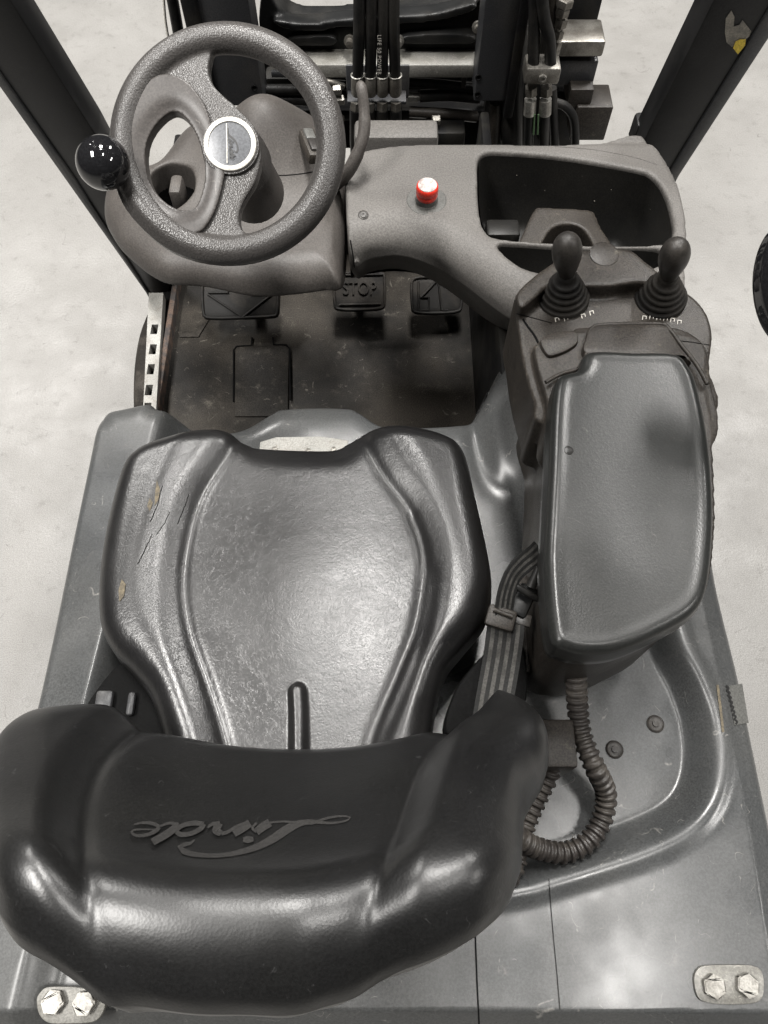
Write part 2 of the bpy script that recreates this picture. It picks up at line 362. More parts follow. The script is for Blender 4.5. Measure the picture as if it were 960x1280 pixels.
V = np.column_stack([X, Y, Zh]); n0 = len(V); m = len(ho)
cx = W(430, 800, HZ)[:2]
sk = []
for lev, (zz, off) in enumerate(((.80, .0), (.62, .004), (.34, .006))):
    for k in range(m):
        sk.append((*(ho[k] + (ho[k] - cx) / np.linalg.norm(ho[k] - cx) * off), min(zz, V[k, 2] - .01)))
V = np.vstack([V, sk])
for lev in range(3):
    for k in range(m):
        k2 = (k + 1) % m
        a, b = (k, k2) if lev == 0 else (n0 + (lev - 1) * m + k, n0 + (lev - 1) * m + k2)
        Fc.append((a, n0 + lev * m + k, n0 + lev * m + k2, b))
hood = mk('hood', V, Fc, M['hood'], truck)
def on_hood(px, py, up=0.0):
    sc_ = np.ndim(px) == 0; px = np.atleast_1d(np.asarray(px, float)); py = np.atleast_1d(np.asarray(py, float)); z = np.full(px.shape, HZ)
    D = AX + np.outer((px - 480) / F, RT) + np.outer((640 - py) / F, UP)
    for _ in range(7): P = CAM + D * ((z + up - CAM[2]) / D[:, 2])[:, None]; z = hood_z(P[:, 0], P[:, 1])
    return P[0] if sc_ else P
# ---- seat cushion
cush_px = [(177, 577), (210, 562), (262, 552), (292, 552), (313, 562), (335, 568), (413, 570), (434, 562), (457, 550), (507, 548), (550, 556), (577, 576), (592, 633), (609, 713), (611, 753), (600, 787), (575, 818), (553, 847), (541, 893), (535, 940), (520, 985), (380, 995), (235, 985), (212, 930), (203, 900), (192, 873), (172, 847), (148, 820), (134, 787), (133, 733), (141, 673), (159, 602)]
CZ = .955
co = spl(np.array([W(*p, CZ)[:2] for p in cush_px]), 420, True)
cc = W(375, 770, CZ)[:2]
uv, Fc = disk(co, cc, 110, .62)
def q(pts, z=.99, n=60): return spl(WL([(40 + a / 1.5, 500 + b / 1.5) for a, b in pts], z), n)
lin = q([(385, 60), (372, 100), (322, 180), (297, 260), (286, 350), (298, 440), (332, 540), (362, 640), (375, 720)])
rin = q([(622, 60), (632, 95), (662, 150), (712, 220), (736, 300), (722, 420), (690, 510), (640, 630), (620, 720)])
lo = q([(300, 60), (262, 130), (225, 220), (200, 330), (205, 400), (240, 470), (270, 540), (310, 640), (330, 720)])
ro = q([(690, 60), (735, 130), (775, 230), (800, 330), (795, 400), (755, 470), (725, 540), (690, 640), (670, 720)])
rmid = q([(712, 225), (738, 300), (748, 360), (722, 490), (690, 570), (655, 650)])
nub = q([(500, 552), (502, 600), (502, 720)])
front = q([(400, 60), (410, 88), (440, 100), (560, 102), (592, 92), (612, 70)])
centre_poly = np.vstack([lin, rin[::-1]])
def cush_z(X, Y, d):
    z = np.full(X.shape, 1.0)
    ic = inside(X, Y, centre_poly)
    dl, _ = pdist(X, Y, lin); dr, _ = pdist(X, Y, rin)
    dc = np.minimum(dl, dr); sd = np.where(ic, -dc, dc)
    z += .012 * sst(-.010, .036, sd)                         # bolsters stand above the centre panel
    z -= .0035 * gau(sd + .001, .007)                         # crease at the joint
    z += .006 * np.exp(-((X - cc[0]) / .10) ** 2 - ((Y - cc[1]) / .12) ** 2)
    d1, _ = pdist(X, Y, lo); z += .004 * gau(d1, .022)
    d1, _ = pdist(X, Y, ro); z += .004 * gau(d1, .024)
    d1, _ = pdist(X, Y, rmid); z -= .002 * gau(d1, .008)
    d1, _ = pdist(X, Y, nub); z += .010 * (1 - sst(.004, .013, d1))
    d1, _ = pdist(X, Y, front); z -= .007 * gau(d1, .018)
    z -= roll(d, .034) * 1.1
    return z
dC, _ = pdist(uv[:, 0], uv[:, 1], co, True)
Zc = cush_z(uv[:, 0], uv[:, 1], dC)
V = np.column_stack([uv, Zc]); n0 = len(V); m = len(co); sk = []
for zz, off in ((.945, .004), (.925, .0), (.905, -.012), (.89, -.03)):
    e = (co - cc) / np.linalg.norm(co - cc, axis=1)[:, None]
    sk += [(*(co[k] + e[k] * off), zz) for k in range(m)]
V = np.vstack([V, sk])
for lev in range(4):
    for k in range(m):
        k2 = (k + 1) % m
        a, b = (k, k2) if lev == 0 else (n0 + (lev - 1) * m + k, n0 + (lev - 1) * m + k2)
        Fc.append((a, n0 + lev * m + k, n0 + lev * m + k2, b))
cushion = mk('seat_cushion', V, Fc, M['leather'], truck)
cushion['label'] = 'black leather seat cushion with worn creased centre'
def on_cush(px, py, up=0.0006):
    z = 1.0
    for _ in range(5):
        p = W(px, py, z + up); d, _ = pdist(np.array([p[0]]), np.array([p[1]]), co[::4], True); z = float(cush_z(np.array([p[0]]), np.array([p[1]]), d)[0])
    return W(px, py, z + up)

# ---- backrest
BP = np.array([-.105, .13, 1.09]); BV = np.array([0, -.555, .832]); BN = np.array([0, .832, .555])
def b2w(u, v, w): return BP + np.outer(u, RT) + np.outer(v, BV) + np.outer(w, BN)
def base_w(u, v): return 1.15 * np.abs(u) ** 2.2 - .35 * np.maximum(v - .13, 0) ** 1.5 * 0
def px2uv(px, py, wf):
    px = np.atleast_1d(np.asarray(px, float)); py = np.atleast_1d(np.asarray(py, float)); w = np.zeros(px.shape)
    D = AX + np.outer((px - 480) / F, RT) + np.outer((640 - py) / F, UP); dn = D @ BN
    for _ in range(10):
        P = CAM + D * (((BP - CAM) @ BN + w) / dn)[:, None]; u = P[:, 0] - BP[0]; v = (P - BP) @ BV; w = wf(u, v)
    r = np.stack([u, v], -1)
    return r[0] if len(r) == 1 else r
back_px = [(30, 900), (62, 888), (110, 882), (160, 887), (205, 901), (250, 924), (300, 932), (380, 936), (470, 928), (520, 915), (565, 892), (600, 868), (625, 862), (650, 874), (668, 898), (672, 925), (660, 960), (655, 1000), (651, 1040), (648, 1080), (634, 1120), (605, 1160), (570, 1184), (525, 1203), (470, 1215), (420, 1232), (370, 1246), (300, 1250), (230, 1249), (160, 1237), (100, 1221), (50, 1202), (10, 1172), (-12, 1120), (-18, 1050), (-14, 980), (2, 930)]
bc = px2uv(325, 1060, base_w)
def back_out(p):
    r = px2uv(*p, base_w); e_ = (r - bc) / np.linalg.norm(r - bc); k = float(np.clip(-e_[1] * 1.6, 0, 1))
    r = px2uv(*p, lambda u, v: base_w(u, v) + (0. if (235 < p[0] < 530 and p[1] < 1000) else .013) - .009 * k - .054 * (1 - k) - .023 * max(0., float(e_[1])))
    return r + (r - bc) / np.linalg.norm(r - bc) * .022 * k
bo = spl(np.array([back_out(p) for p in back_px]), 480, True)
def qb(pts, n=50): return spl(np.array([px2uv(*p, base_w) for p in pts]), n)
lcr = qb([(185, 905), (150, 925), (118, 965), (100, 1010), (96, 1060), (105, 1100), (118, 1135)])
rcr = qb([(590, 895), (560, 908), (535, 950), (517, 1000), (500, 1045), (490, 1075)])
bcr = qb([(-15, 1115), (40, 1145), (118, 1160), (250, 1166), (380, 1154), (470, 1128), (540, 1092), (600, 1050), (655, 1005)])
rcr2 = qb([(560, 930), (575, 960), (560, 1010), (520, 1070), (490, 1100)])
panel = np.vstack([qb([(200, 840), (172, 900), (146, 930), (118, 968), (102, 1012), (98, 1060), (106, 1110), (128, 1150), (190, 1163), (250, 1165), (380, 1153), (440, 1136), (474, 1102), (496, 1045), (515, 985), (538, 940), (572, 890), (600, 830)], 90)])
def back_w(u, v, d):
    w = base_w(u, v)
    dp, _ = pdist(u, v, panel, True); sp_ = np.where(inside(u, v, panel), -dp, dp)
    w = w + .015 * sst(-.008, .036, sp_) - .003 * gau(sp_ + .002, .008)
    d1, s1 = pdist(u, v, lcr); sd = np.where(s1 > 0, d1, -d1)
    w = w - .004 * gau(d1, .022)
    d1, s1 = pdist(u, v, rcr); w = w - .007 * gau(d1, .030) * (1 - sst(.11, .20, v))
    d1, s1 = pdist(u, v, rcr2); w = w + .003 * gau(d1, .014) * (1 - sst(.11, .20, v))
    d1, s1 = pdist(u, v, bcr); w = w - .005 * gau(d1, .024)
    w = w + .010 * np.exp(-((u + .165) / .05) ** 2 - ((v - .08) / .09) ** 2) + .010 * np.exp(-((u - .15) / .05) ** 2 - ((v - .09) / .08) ** 2)
    w = w + .014 * gau(v - .26, .05)
    w = w - roll(d, .055) * .95
    return w
dB, _ = pdist(uv[:1, 0], uv[:1, 1], bo, True)
uvb, Fc = disk(bo, bc, 120, .6)
dB, _ = pdist(uvb[:, 0], uvb[:, 1], bo, True)
wb = back_w(uvb[:, 0], uvb[:, 1], dB)
V = b2w(uvb[:, 0], uvb[:, 1], wb); n0 = len(V); m = len(bo); V = list(V)
e = (bo - bc) / np.linalg.norm(bo - bc, axis=1)[:, None]
for off, dw in ((.002, -.015), (-.004, -.035), (-.02, -.05), (-.06, -.058)):
    pp = bo + e * off; V += list(b2w(pp[:, 0], pp[:, 1], wb[:m] + dw))
V.append(b2w(np.array([bc[0]]), np.array([bc[1]]), np.array([-.11]))[0])
for lev in range(4):
    for k in range(m):
        k2 = (k + 1) % m
        a, b = (k, k2) if lev == 0 else (n0 + (lev - 1) * m + k, n0 + (lev - 1) * m + k2)
        Fc.append((a, n0 + lev * m + k, n0 + lev * m + k2, b))
for k in range(m): Fc.append((n0 + 3 * m + k, len(V) - 1, n0 + 3 * m + (k + 1) % m))
backrest = mk('backrest', V, Fc, M['leather_back'], truck)
backrest['label'] = 'smooth black leather backrest with printed script lettering'
def on_back(px, py, up=.0009):
    bo3 = bo[::4]
    def wf(u, v): d, _ = pdist(u, v, bo3, True); return back_w(u, v, d) + up
    uv_ = np.atleast_2d(px2uv(px, py, wf)); return b2w(uv_[:, 0], uv_[:, 1], wf(uv_[:, 0], uv_[:, 1]))
# script lettering, strokes in a 960x288 layout
LET = [
 ([(300, 158), (285, 172), (262, 176), (240, 186), (262, 208), (330, 221), (420, 219), (520, 197), (600, 162), (660, 122), (712, 95), (765, 85)], [3, 6, 9, 12, 12, 9, 9, 12, 16, 18, 14, 8]),
 ([(765, 85), (840, 92), (900, 84), (922, 70), (890, 64), (830, 72), (770, 92), (720, 90), (650, 86), (600, 90)], [8, 5, 4, 4, 4, 5, 6, 5, 4, 4]),
 ([(600, 90), (570, 108), (545, 128)], [17, 17, 15]), ([(492, 158), (512, 158), (534, 156)], [9, 14, 9]),
 ([(545, 128), (530, 112), (545, 92)], [5, 5, 5]),
 ([(520, 92), (490, 112), (455, 134)], [16, 17, 15]), ([(505, 90), (470, 104), (430, 128), (405, 134)], [5, 6, 7, 8]), ([(405, 134), (385, 120), (400, 92)], [12, 16, 12]), ([(400, 92), (370, 96), (350, 110)], [8, 7, 4]),
 ([(335, 96), (300, 92), (255, 100), (225, 120), (245, 138), (290, 132), (325, 112), (335, 96)], [9, 10, 9, 10, 10, 9, 10, 9]), ([(235, 98), (190, 134), (130, 168)], [14, 15, 15]), ([(235, 98), (200, 92), (160, 104)], [7, 6, 4]),
 ([(140, 118), (100, 117), (58, 119), (46, 129), (66, 142), (108, 139), (145, 122), (154, 106), (128, 93), (88, 91), (56, 98)], [3, 3, 4, 5, 6, 7, 8, 8, 7, 5, 3])]
bm = bmesh.new()
for k, (p, h) in enumerate(LET):
    add_vf(bm, *ribbon('', [(150 + x / 3.2, 1000 + y / 3.2) for x, y in p], [a / 3.2 for a in h], vec(lambda x, y, k=k: on_back(x, y, .0006 + .00015 * k)), None, None, 28))
from_bm('script_lettering', bm, M['print'], backrest, True, None)

# ---- dash panel
DZ = 1.05
dash_px = [(432, 232), (436, 196), (500, 180), (600, 177), (690, 180), (750, 172), (800, 165), (820, 182), (841, 215), (853, 247), (859, 288), (857, 330), (850, 370), (780, 385), (700, 385), (652, 372), (620, 352), (580, 322), (540, 299), (500, 288), (460, 292), (437, 300)]
tray_px = [(597, 205), (603, 193), (618, 190), (699, 196), (794, 212), (817, 221), (833, 243), (842, 277), (841, 294), (829, 304), (758, 306), (690, 303), (622, 297), (606, 287), (599, 262)]
slot_px = [(621, 306), (640, 304), (720, 309), (822, 310), (826, 330), (760, 345), (690, 342), (650, 332)]
dash_o = spl(WL(dash_px, DZ), 150, True); tr_o = spl(WL(tray_px, DZ), 90, True); sl_o = spl(WL(slot_px, DZ), 60, True)
nearc = spl(WL([(425, 305), (437, 303), (460, 295), (500, 290), (540, 301), (580, 324), (620, 354), (652, 374), (680, 390)], DZ), 60)
bm = bmesh.new()
add_vf(bm, *prism_vf(dash_o, .85, DZ, [tr_o, sl_o])); bmesh.ops.recalc_face_normals(bm, faces=bm.faces[:])
def warp_dash(a):
    d, s = pdist(a[:, 0], a[:, 1], nearc)
    t = sst(.86, DZ, a[:, 2])
    a[:, 2] -= t * roll(d, .055) * .9
    # below the roll the panel runs back under itself
    k = 1 - sst(0, .12, d); 
    a[:, 1] += k * .75 * np.maximum(DZ - .055 - a[:, 2], 0)
    c = W(640, 172, DZ); a[:, 2] -= t * .010 * gau(a[:, 1] - c[1], .012)
    return a
dash = mold('dash_panel', bm, .0035, 5, M['dash'], truck, warp_dash)
# tray bowl
def bowl(name, loop, zt, zb, inset, matn, parent):
    L0 = np.asarray(loop); c = L0.mean(0); V = []; Fc = []; m = len(L0)
    lv = [(0.0, zt), (.0, zt - .02), (inset * .5, (zt + zb) / 2), (inset, zb + .015), (inset + .012, zb)]
    for off, z in lv:
        e = (c - L0) / np.linalg.norm(c - L0, axis=1)[:, None]; V += [(*(p), z) for p in L0 + e * off]
    V.append((*c, zb))
    for i in range(len(lv) - 1):
        for k in range(m): Fc.append((i * m + k, i * m + (k + 1) % m, (i + 1) * m + (k + 1) % m, (i + 1) * m + k))
    for k in range(m): Fc.append(((len(lv) - 1) * m + k, (len(lv) - 1) * m + (k + 1) % m, len(V) - 1))
    return mk(name, V, Fc, M[matn], parent)
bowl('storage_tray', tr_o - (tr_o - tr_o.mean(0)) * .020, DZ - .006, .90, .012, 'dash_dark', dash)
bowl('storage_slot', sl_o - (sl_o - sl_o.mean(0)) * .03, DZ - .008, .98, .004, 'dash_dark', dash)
# cup holder inside the tray
ch = WL([(650, 300), (655, 288), (668, 262), (680, 259), (735, 262), (744, 268), (752, 285), (766, 308), (758, 316), (655, 310)], 1.0)
arch = WL([(681, 312), (684, 292), (698, 281), (720, 281), (734, 292), (738, 313)], 1.0)
bm = bmesh.new(); add_vf(bm, *prism_vf(spl(ch, 60, True), .90, 1.0, [spl(arch, 40, True)]))
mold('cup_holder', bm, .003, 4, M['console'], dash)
box('tray_shelf', W(629, 283, .94) + np.array([0, 0, -.02]), (.06, .04, .04), M['dash_dark'], dash, .006)
# raised box behind the dash
box('rear_cover', W(495, 172, 1.0) + np.array([0, 0, -.10]), (.15, .05, .24), M['dash'], dash, .008)
p = on_obj(dash, 454, 269, 0)
lathe('dash_screw', [(.0085, -.003), (.0085, .0008), (.0075, .0012), (.0062, .0004), (.0050, .0004), (.0046, .0016), (.002, .0018), (.0018, .0006)], p, (0, -.25, 1), M['knob'], dash, 24)
# emergency stop
eb = W(533, 252, DZ - .002)
ebase = lathe('emergency_button', [(.0325, -.01), (.0325, .002), (.031, .0035), (.019, .0036), (.0175, .002), (.0165, .004), (.0165, .016), (.0155, .017)], eb, (0, -.06, 1), M['label_grey'], truck, 40)
lathe('button_cap', [(.0165, .012), (.0175, .016), (.0173, .019), (.0166, .0205), (.0176, .022), (.0178, .029), (.0170, .033), (.0155, .0345)], eb, (0, -.06, 1), M['red'], ebase, 40)
lathe('button_top', [(.0154, .034), (.0149, .0355), (.0133, .0362), (.002, .0364)], eb, (0, -.06, 1), M['white'], ebase, 32)

# ---- steering column housing
hs_px = [(122, 248), (128, 215), (150, 195), (190, 190), (225, 150), (262, 136), (330, 133), (385, 143), (425, 165), (430, 235), (425, 330), (405, 338), (360, 344), (312, 346), (250, 334), (195, 328), (150, 296), (130, 270)]
KZ = 1.02
hs_o = spl(WL(hs_px, KZ), 140, True)
hole_o = spl(WL([(186, 226), (196, 209), (215, 204), (240, 214), (244, 236), (232, 252), (214, 262), (198, 252)], KZ), 40, True)
bm = bmesh.new(); add_vf(bm, *prism_vf(hs_o, .90, KZ, [hole_o]))
hcen = W(335, 200, KZ)
def warp_col(a):
    t = sst(.90, KZ, a[:, 2])
    d, _ = pdist(a[:, 0], a[:, 1], hs_o, True)
    a[:, 2] -= t * roll(d, .05) * .8
    a[:, 2] += t * .10 * np.exp(-((a[:, 0] - hcen[0]) / .085) ** 2 - ((a[:, 1] - hcen[1] - .02) / .085) ** 2)
    a[:, 1] += .95 * np.maximum(KZ - .045 - a[:, 2], 0) * (1 - sst(.02, .22, a[:, 1] - W(300, 345, KZ)[1]))
    return a
column = mold('steering_column', bm, .0035, 6, M['column'], truck, warp_col)
bowl('column_recess', hole_o + (hole_o - hole_o.mean(0)) * .03, KZ - .01, .93, .004, 'gap', column)
box('ignition_switch', W(218, 225, 1.03) + np.array([0, 0, -.03]), (.022, .045, .05), M['column'], column, .008)
# rocker switch
rp = W(389, 183, 1.075)
Mr = Matrix.Rotation(R(18), 3, 'Z') @ Matrix.Rotation(R(14), 3, 'Y')
rs = box('switch_frame', rp, (.027, .068, .02), M['console'], truck, .005, Mr)
box('rocker', rp + np.array(Mr @ Vector((0, -.012, .006))), (.017, .028, .018), M['knob'], rs, .003, Mr)
box('rocker', rp + np.array(Mr @ Vector((0, .016, .005))), (.017, .026, .018), M['label_grey'], rs, .003, Mr)

# ---- steering wheel
SWN = np.array([0, -math.sin(R(30)), math.cos(R(30))]); SWC = CAM + 0.96 * ray(285, 182)
SU = RT; SV = np.cross(SWN, SU)
def sw_local(px, py, h=0.0):
    p = WP(px, py, SWC + SWN * h, SWN); d = p - SWC; return np.array([d @ SU, d @ SV])
def s2w(u, v, h): return SWC + u * SU + v * SV + h * SWN
MW = Matrix(((SU[0], SV[0], SWN[0], SWC[0]), (SU[1], SV[1], SWN[1], SWC[1]), (SU[2], SV[2], SWN[2], SWC[2]), (0, 0, 0, 1)))
rim_r = .129
bm = bmesh.new()
ang = np.linspace(0, 2 * math.pi, 97)[:-1]
Vt = []; Ft = []
for i, a in enumerate(ang):
    for k in range(20):
        b = 2 * math.pi * k / 20; rr = rim_r + .0185 * math.cos(b); Vt.append((rr * math.cos(a), rr * math.sin(a), .0175 * math.sin(b)))
for i in range(96):
    for k in range(20):
        Ft.append((i * 20 + k, ((i + 1) % 96) * 20 + k, ((i + 1) % 96) * 20 + (k + 1) % 20, i * 20 + (k + 1) % 20))
add_vf(bm, Vt, Ft)
def wl(pts, n=80): return spl(np.array([sw_local(*p) for p in pts]), n, True)
plate = wl([(262, 60), (262, 90), (270, 112), (298, 138), (322, 165), (328, 190), (322, 225), (305, 255), (300, 275), (306, 292), (330, 300), (320, 322), (270, 330), (210, 312), (160, 265), (142, 215), (142, 160), (165, 110), (205, 70)], 120)
lhole = wl([(184, 205), (186, 180), (198, 158), (215, 144), (228, 146), (242, 162), (252, 185), (258, 215), (255, 240), (245, 262), (225, 264), (205, 252), (190, 232)], 70)
add_vf(bm, *prism_vf(plate, -.012, .007, [lhole]))
def warp_w(a): a[:, 2] += 0; P = np.outer(a[:, 0], SU) + np.outer(a[:, 1], SV) + np.outer(a[:, 2], SWN) + SWC; return P
wheel = mold('steering_wheel', bm, .0022, 7, M['wheel_foam'], truck, warp_w)
ins_o = wl([(212, 98), (236, 107), (252, 126), (263, 148), (270, 175), (282, 215), (282, 228), (272, 265), (256, 291), (240, 294), (212, 283), (180, 256), (157, 220), (150, 195), (156, 160), (172, 128), (190, 106)], 110)
insl = lhole
bm = bmesh.new(); add_vf(bm, *prism_vf(ins_o, -.010, .0128, [wl([(184, 205), (186, 180), (198, 158), (215, 144), (228, 146), (242, 162), (252, 185), (258, 215), (255, 240), (245, 262), (225, 264), (205, 252), (190, 232)], 70)]))
def warp_i(a):
    d, _ = pdist(a[:, 0], a[:, 1], insl, True); a[:, 2] += np.where(a[:, 2] > 0, -.0045 * gau(d, .012), 0)
    return warp_w(a)
mold('wheel_insert', bm, .0018, 2, M['wheel_insert'], wheel, warp_i)
hubc = sw_local(288, 181, .012); HC = s2w(*hubc, 0)
lathe('hub_boss', [(.042, -.05), (.040, -.02), (.037, .004), (.035, .012), (.002, .012)], HC, SWN, M['wheel_foam'], wheel, 48)
ringo = lathe('badge_ring', [(.0255, .006), (.0310, .008), (.0325, .012), (.0320, .0155), (.0300, .0165), (.0268, .0165), (.0262, .0145), (.02, .0145)], HC, SWN, M['ring'], wheel, 56)
badge = lathe('badge', [(.0264, .012), (.0264, .0150), (.018, .0157), (.009, .0160), (.0005, .0161)], HC, SWN, M['badge'], wheel, 56)
tube('column_shaft', [HC - SWN * .02, HC - SWN * .09, HC - SWN * .16], [.036, .040, .044], M['column'], column, None, 28)
# badge lettering: same strokes, turned
bm = bmesh.new()
def on_badge(x, y, k):
    v = (x - 480) / 960 * .043; u = -.003 + (y - 64) / 158 * .0125
    return HC + SWN * (.0163 + .0001 * k) + SU * (u - .05 * v) + SV * v
for k, (p, h) in enumerate(LET):
    add_vf(bm, *ribbon('', p, [a * 1.25 for a in h], lambda x, y, k=k: on_badge(x, y, k), None, None, 20))
from_bm('script_lettering', bm, M['black'], wheel, True, None)
pp = [HC + SWN * .0163 + SU * -.0035 + SV * s for s in np.linspace(.0235, -.0235, 8)]
tube('badge_ridge', pp, .0007, M['ring'], wheel, None, 6)
# spinner knob
kn = SWC + sw_local(131, 206, .03) @ np.array([SU, SV]); 
kb = lathe('spinner_knob', [(.010, .005), (.011, .02), (.020, .026)] + [(.0315 * math.sin(t), .048 - .0300 * math.cos(t)) for t in np.linspace(.75, math.pi - .01, 22)], kn - SWN * .012, SWN, M['gloss'], wheel, 48, None)

# ---- grab lever beside the wheel
tube('hand_lever', [W(418, 232, 1.02), W(434, 216, 1.07), W(447, 192, 1.10), W(455, 165, 1.125), W(455, 135, 1.15), W(452, 112, 1.17), W(450, 105, 1.172)], [.011] * 8 + [.0105] * 8 + [.0095] * 8 + [.0085] * 7 + [.006], M['column'], truck, 32, 14)

# ---- footwell
fz = .50
fp = np.array([W(*p, fz)[:2] for p in [(205, 325), (195, 560), (640, 560), (660, 325)]])
fw = np.array([(-.60, .70), (.42, .70), (.42, 1.62), (-.60, 1.62)])
floor_plate = prism('floor_mat', [( -.535, .70), (.44, .70), (.44, 1.60), (-.535, 1.60)], fz - .03, fz, M['mat'], truck, bev=.004)
def onf(px, py, h=.0): return W(px, py, fz + h)
def mat_piece(name, pts, h0, h1, matn, parent, bev=.002, n=None):
    o = np.array([W(*p, fz + h1)[:2] for p in pts]);
    if n: o = spl(o, n, True)
    return prism(name, o, fz + h0, fz + h1, M[matn], parent, bev=bev)
mat_piece('mat_panel', [(294, 434), (305, 432), (355, 431), (361, 436), (360, 520), (293, 520)], 0, .006, 'mat', floor_plate)
for pts in ([(292, 502), (292, 438), (296, 433), (314, 432), (315, 422)], [(363, 500), (362, 436), (358, 431), (342, 431), (341, 422)]):
    tube('mat_cut', [onf(*p, .006) for p in pts], .0022, M['gap'], floor_plate, None, 6)
mat_piece('mat_rib', [(222, 414), (242, 413), (252, 398), (262, 398), (248, 421), (224, 421)], 0, .004, 'mat', floor_plate)
# pedals
def pedal(name, pts, z, tilt, marks, matn='pedal'):
    c = np.mean([W(*p, z) for p in pts], 0); T = Matrix.Rotation(R(tilt), 3, 'X'); n = np.array(T @ Vector((0, 0, 1)))
    ux = RT; uy = np.cross(n, ux)
    loc = []
    for p in pts: w = WP(*p, c, n); loc.append(((w - c) @ ux, (w - c) @ uy))
    MM = Matrix(((ux[0], uy[0], n[0], c[0]), (ux[1], uy[1], n[1], c[1]), (ux[2], uy[2], n[2], c[2]), (0, 0, 0, 1)))
    o = prism(name, spl(np.array(loc), 48, True), -.014, 0, M[matn], truck, bev=.004, M=MM)
    rimp = [np.array(MM @ Vector((x * .95, y * .93, .001))) for x, y in spl(np.array(loc), 60, True)]; rimp.append(rimp[0])
    tube('pedal_rim', rimp, .0035, M[matn], o, None, 8)
    for mk_ in marks:
        pl = [WP(*p, c + n * .002, n) for p in mk_]; tube('pedal_tread', pl, .0028, M[matn], o, None, 8)
    tube('pedal_arm', [c - n * .01, c - n * .05 + np.array([0, .06, 0]), c + np.array([0, .16, .05])], .012, M['steel_dark'], o, None, 10)
    return o, MM
pedal('travel_pedal', [(251, 352), (258, 349), (300, 347), (342, 347), (349, 352), (349, 390), (343, 397), (300, 399), (260, 399), (252, 392)], .585, 32, [[(260, 366), (285, 366), (285, 353)], [(260, 368), (302, 396)], [(304, 396), (340, 368), (315, 368), (315, 353)]])
bp, BM = pedal('brake_pedal', [(416, 345), (422, 341), (450, 339), (477, 340), (482, 346), (482, 380), (476, 387), (450, 389), (423, 388), (417, 382)], .60, 32, [[(424, 381), (476, 380)], [(420, 344), (478, 343)]])
tx = bpy.data.curves.new('t', 'FONT'); tx.body = 'STOP'; tx.size = .036; tx.extrude = .002; tx.align_x = 'CENTER'; tx.align_y = 'CENTER'; tx.bevel_depth = .0006
to = bpy.data.objects.new('t', tx); col.objects.link(to); dg = bpy.context.evaluated_depsgraph_get(); dg.update()
tm = bpy.data.meshes.new_from_object(to.evaluated_get(dg)); bpy.data.objects.remove(to)
tm.transform(BM @ Matrix.Translation((0, .004, .002)) @ Matrix.Diagonal((.9, 1.15, 1, 1))); link('raised_lettering', tm, M['pedal'], bp, False)
pedal('travel_pedal', [(513, 353), (520, 346), (545, 345), (572, 347), (578, 353), (578, 384), (572, 391), (545, 393), (520, 392), (514, 386)], .585, 32, [[(523, 352), (523, 388)], [(523, 388), (536, 388), (536, 372), (526, 372), (545, 352)], [(548, 352), (552, 388), (560, 388)]])
# side frames, then dark footwell panels added to block light
box('side_frame', (-.503, 1.15, .47), (.014, .90, .12), M['rust'], truck, .004)
box('side_frame', (.47, 1.02, .62), (.03, .34, .50), M['dash'], truck, .01)
box('footwell_side_blocker', (.215, 1.14, .67), (.02, .70, .36), M['steel_dark'], truck, .006)
box('footwell_side_blocker', (-.48, 1.50, .60), (.03, .20, .22), M['steel_dark'], truck, .006)
box('footwell_front_blocker', (-.08, 1.44, .60), (.80, .03, .24), M['steel_dark'], truck, .006)
# perforated step strip
sx0, sx1 = W(183, 430, .54)[0], W(200, 430, .54)[0]
holes = []
for px, py in ((193, 411.5), (191, 436.5), (188.5, 461.5), (186, 487.5), (184, 510)):
    c = W(px, py, .54); a, b = .0078, .0140
    holes.append([(c[0] - a, c[1] - b), (c[0] + a, c[1] - b), (c[0] + a, c[1] + b), (c[0] - a, c[1] + b)])
strip_o = [W(*p, .54)[:2] for p in ((178, 530), (194, 530), (204, 366), (186, 366))]
strip = prism('step_strip', strip_o, .515, .54, M['galv'], truck, holes)
box('strip_backing', ((sx0 + sx1) / 2, 1.2, .50), (abs(sx1 - sx0) * .9, .9, .015), M['gap'], strip, 0)
# front left tyre
wc = (-.540, 1.17, .19)
tp = [(.15, -.06), (.21, -.06), (.265, -.056), (.284, -.045), (.288, -.02), (.288, .02), (.284, .045), (.265, .056), (.21, .06), (.15, .06)]
tyre = lathe('front_tyre', tp, wc, (1, 0, 0), M['tyre'], truck, 72, 40)
lathe('wheel_hub', [(.145, -.05), (.14, -.045), (.08, -.04), (.05, -.055), (.002, -.06)], wc, (1, 0, 0), M['steel_dark'], tyre, 40)

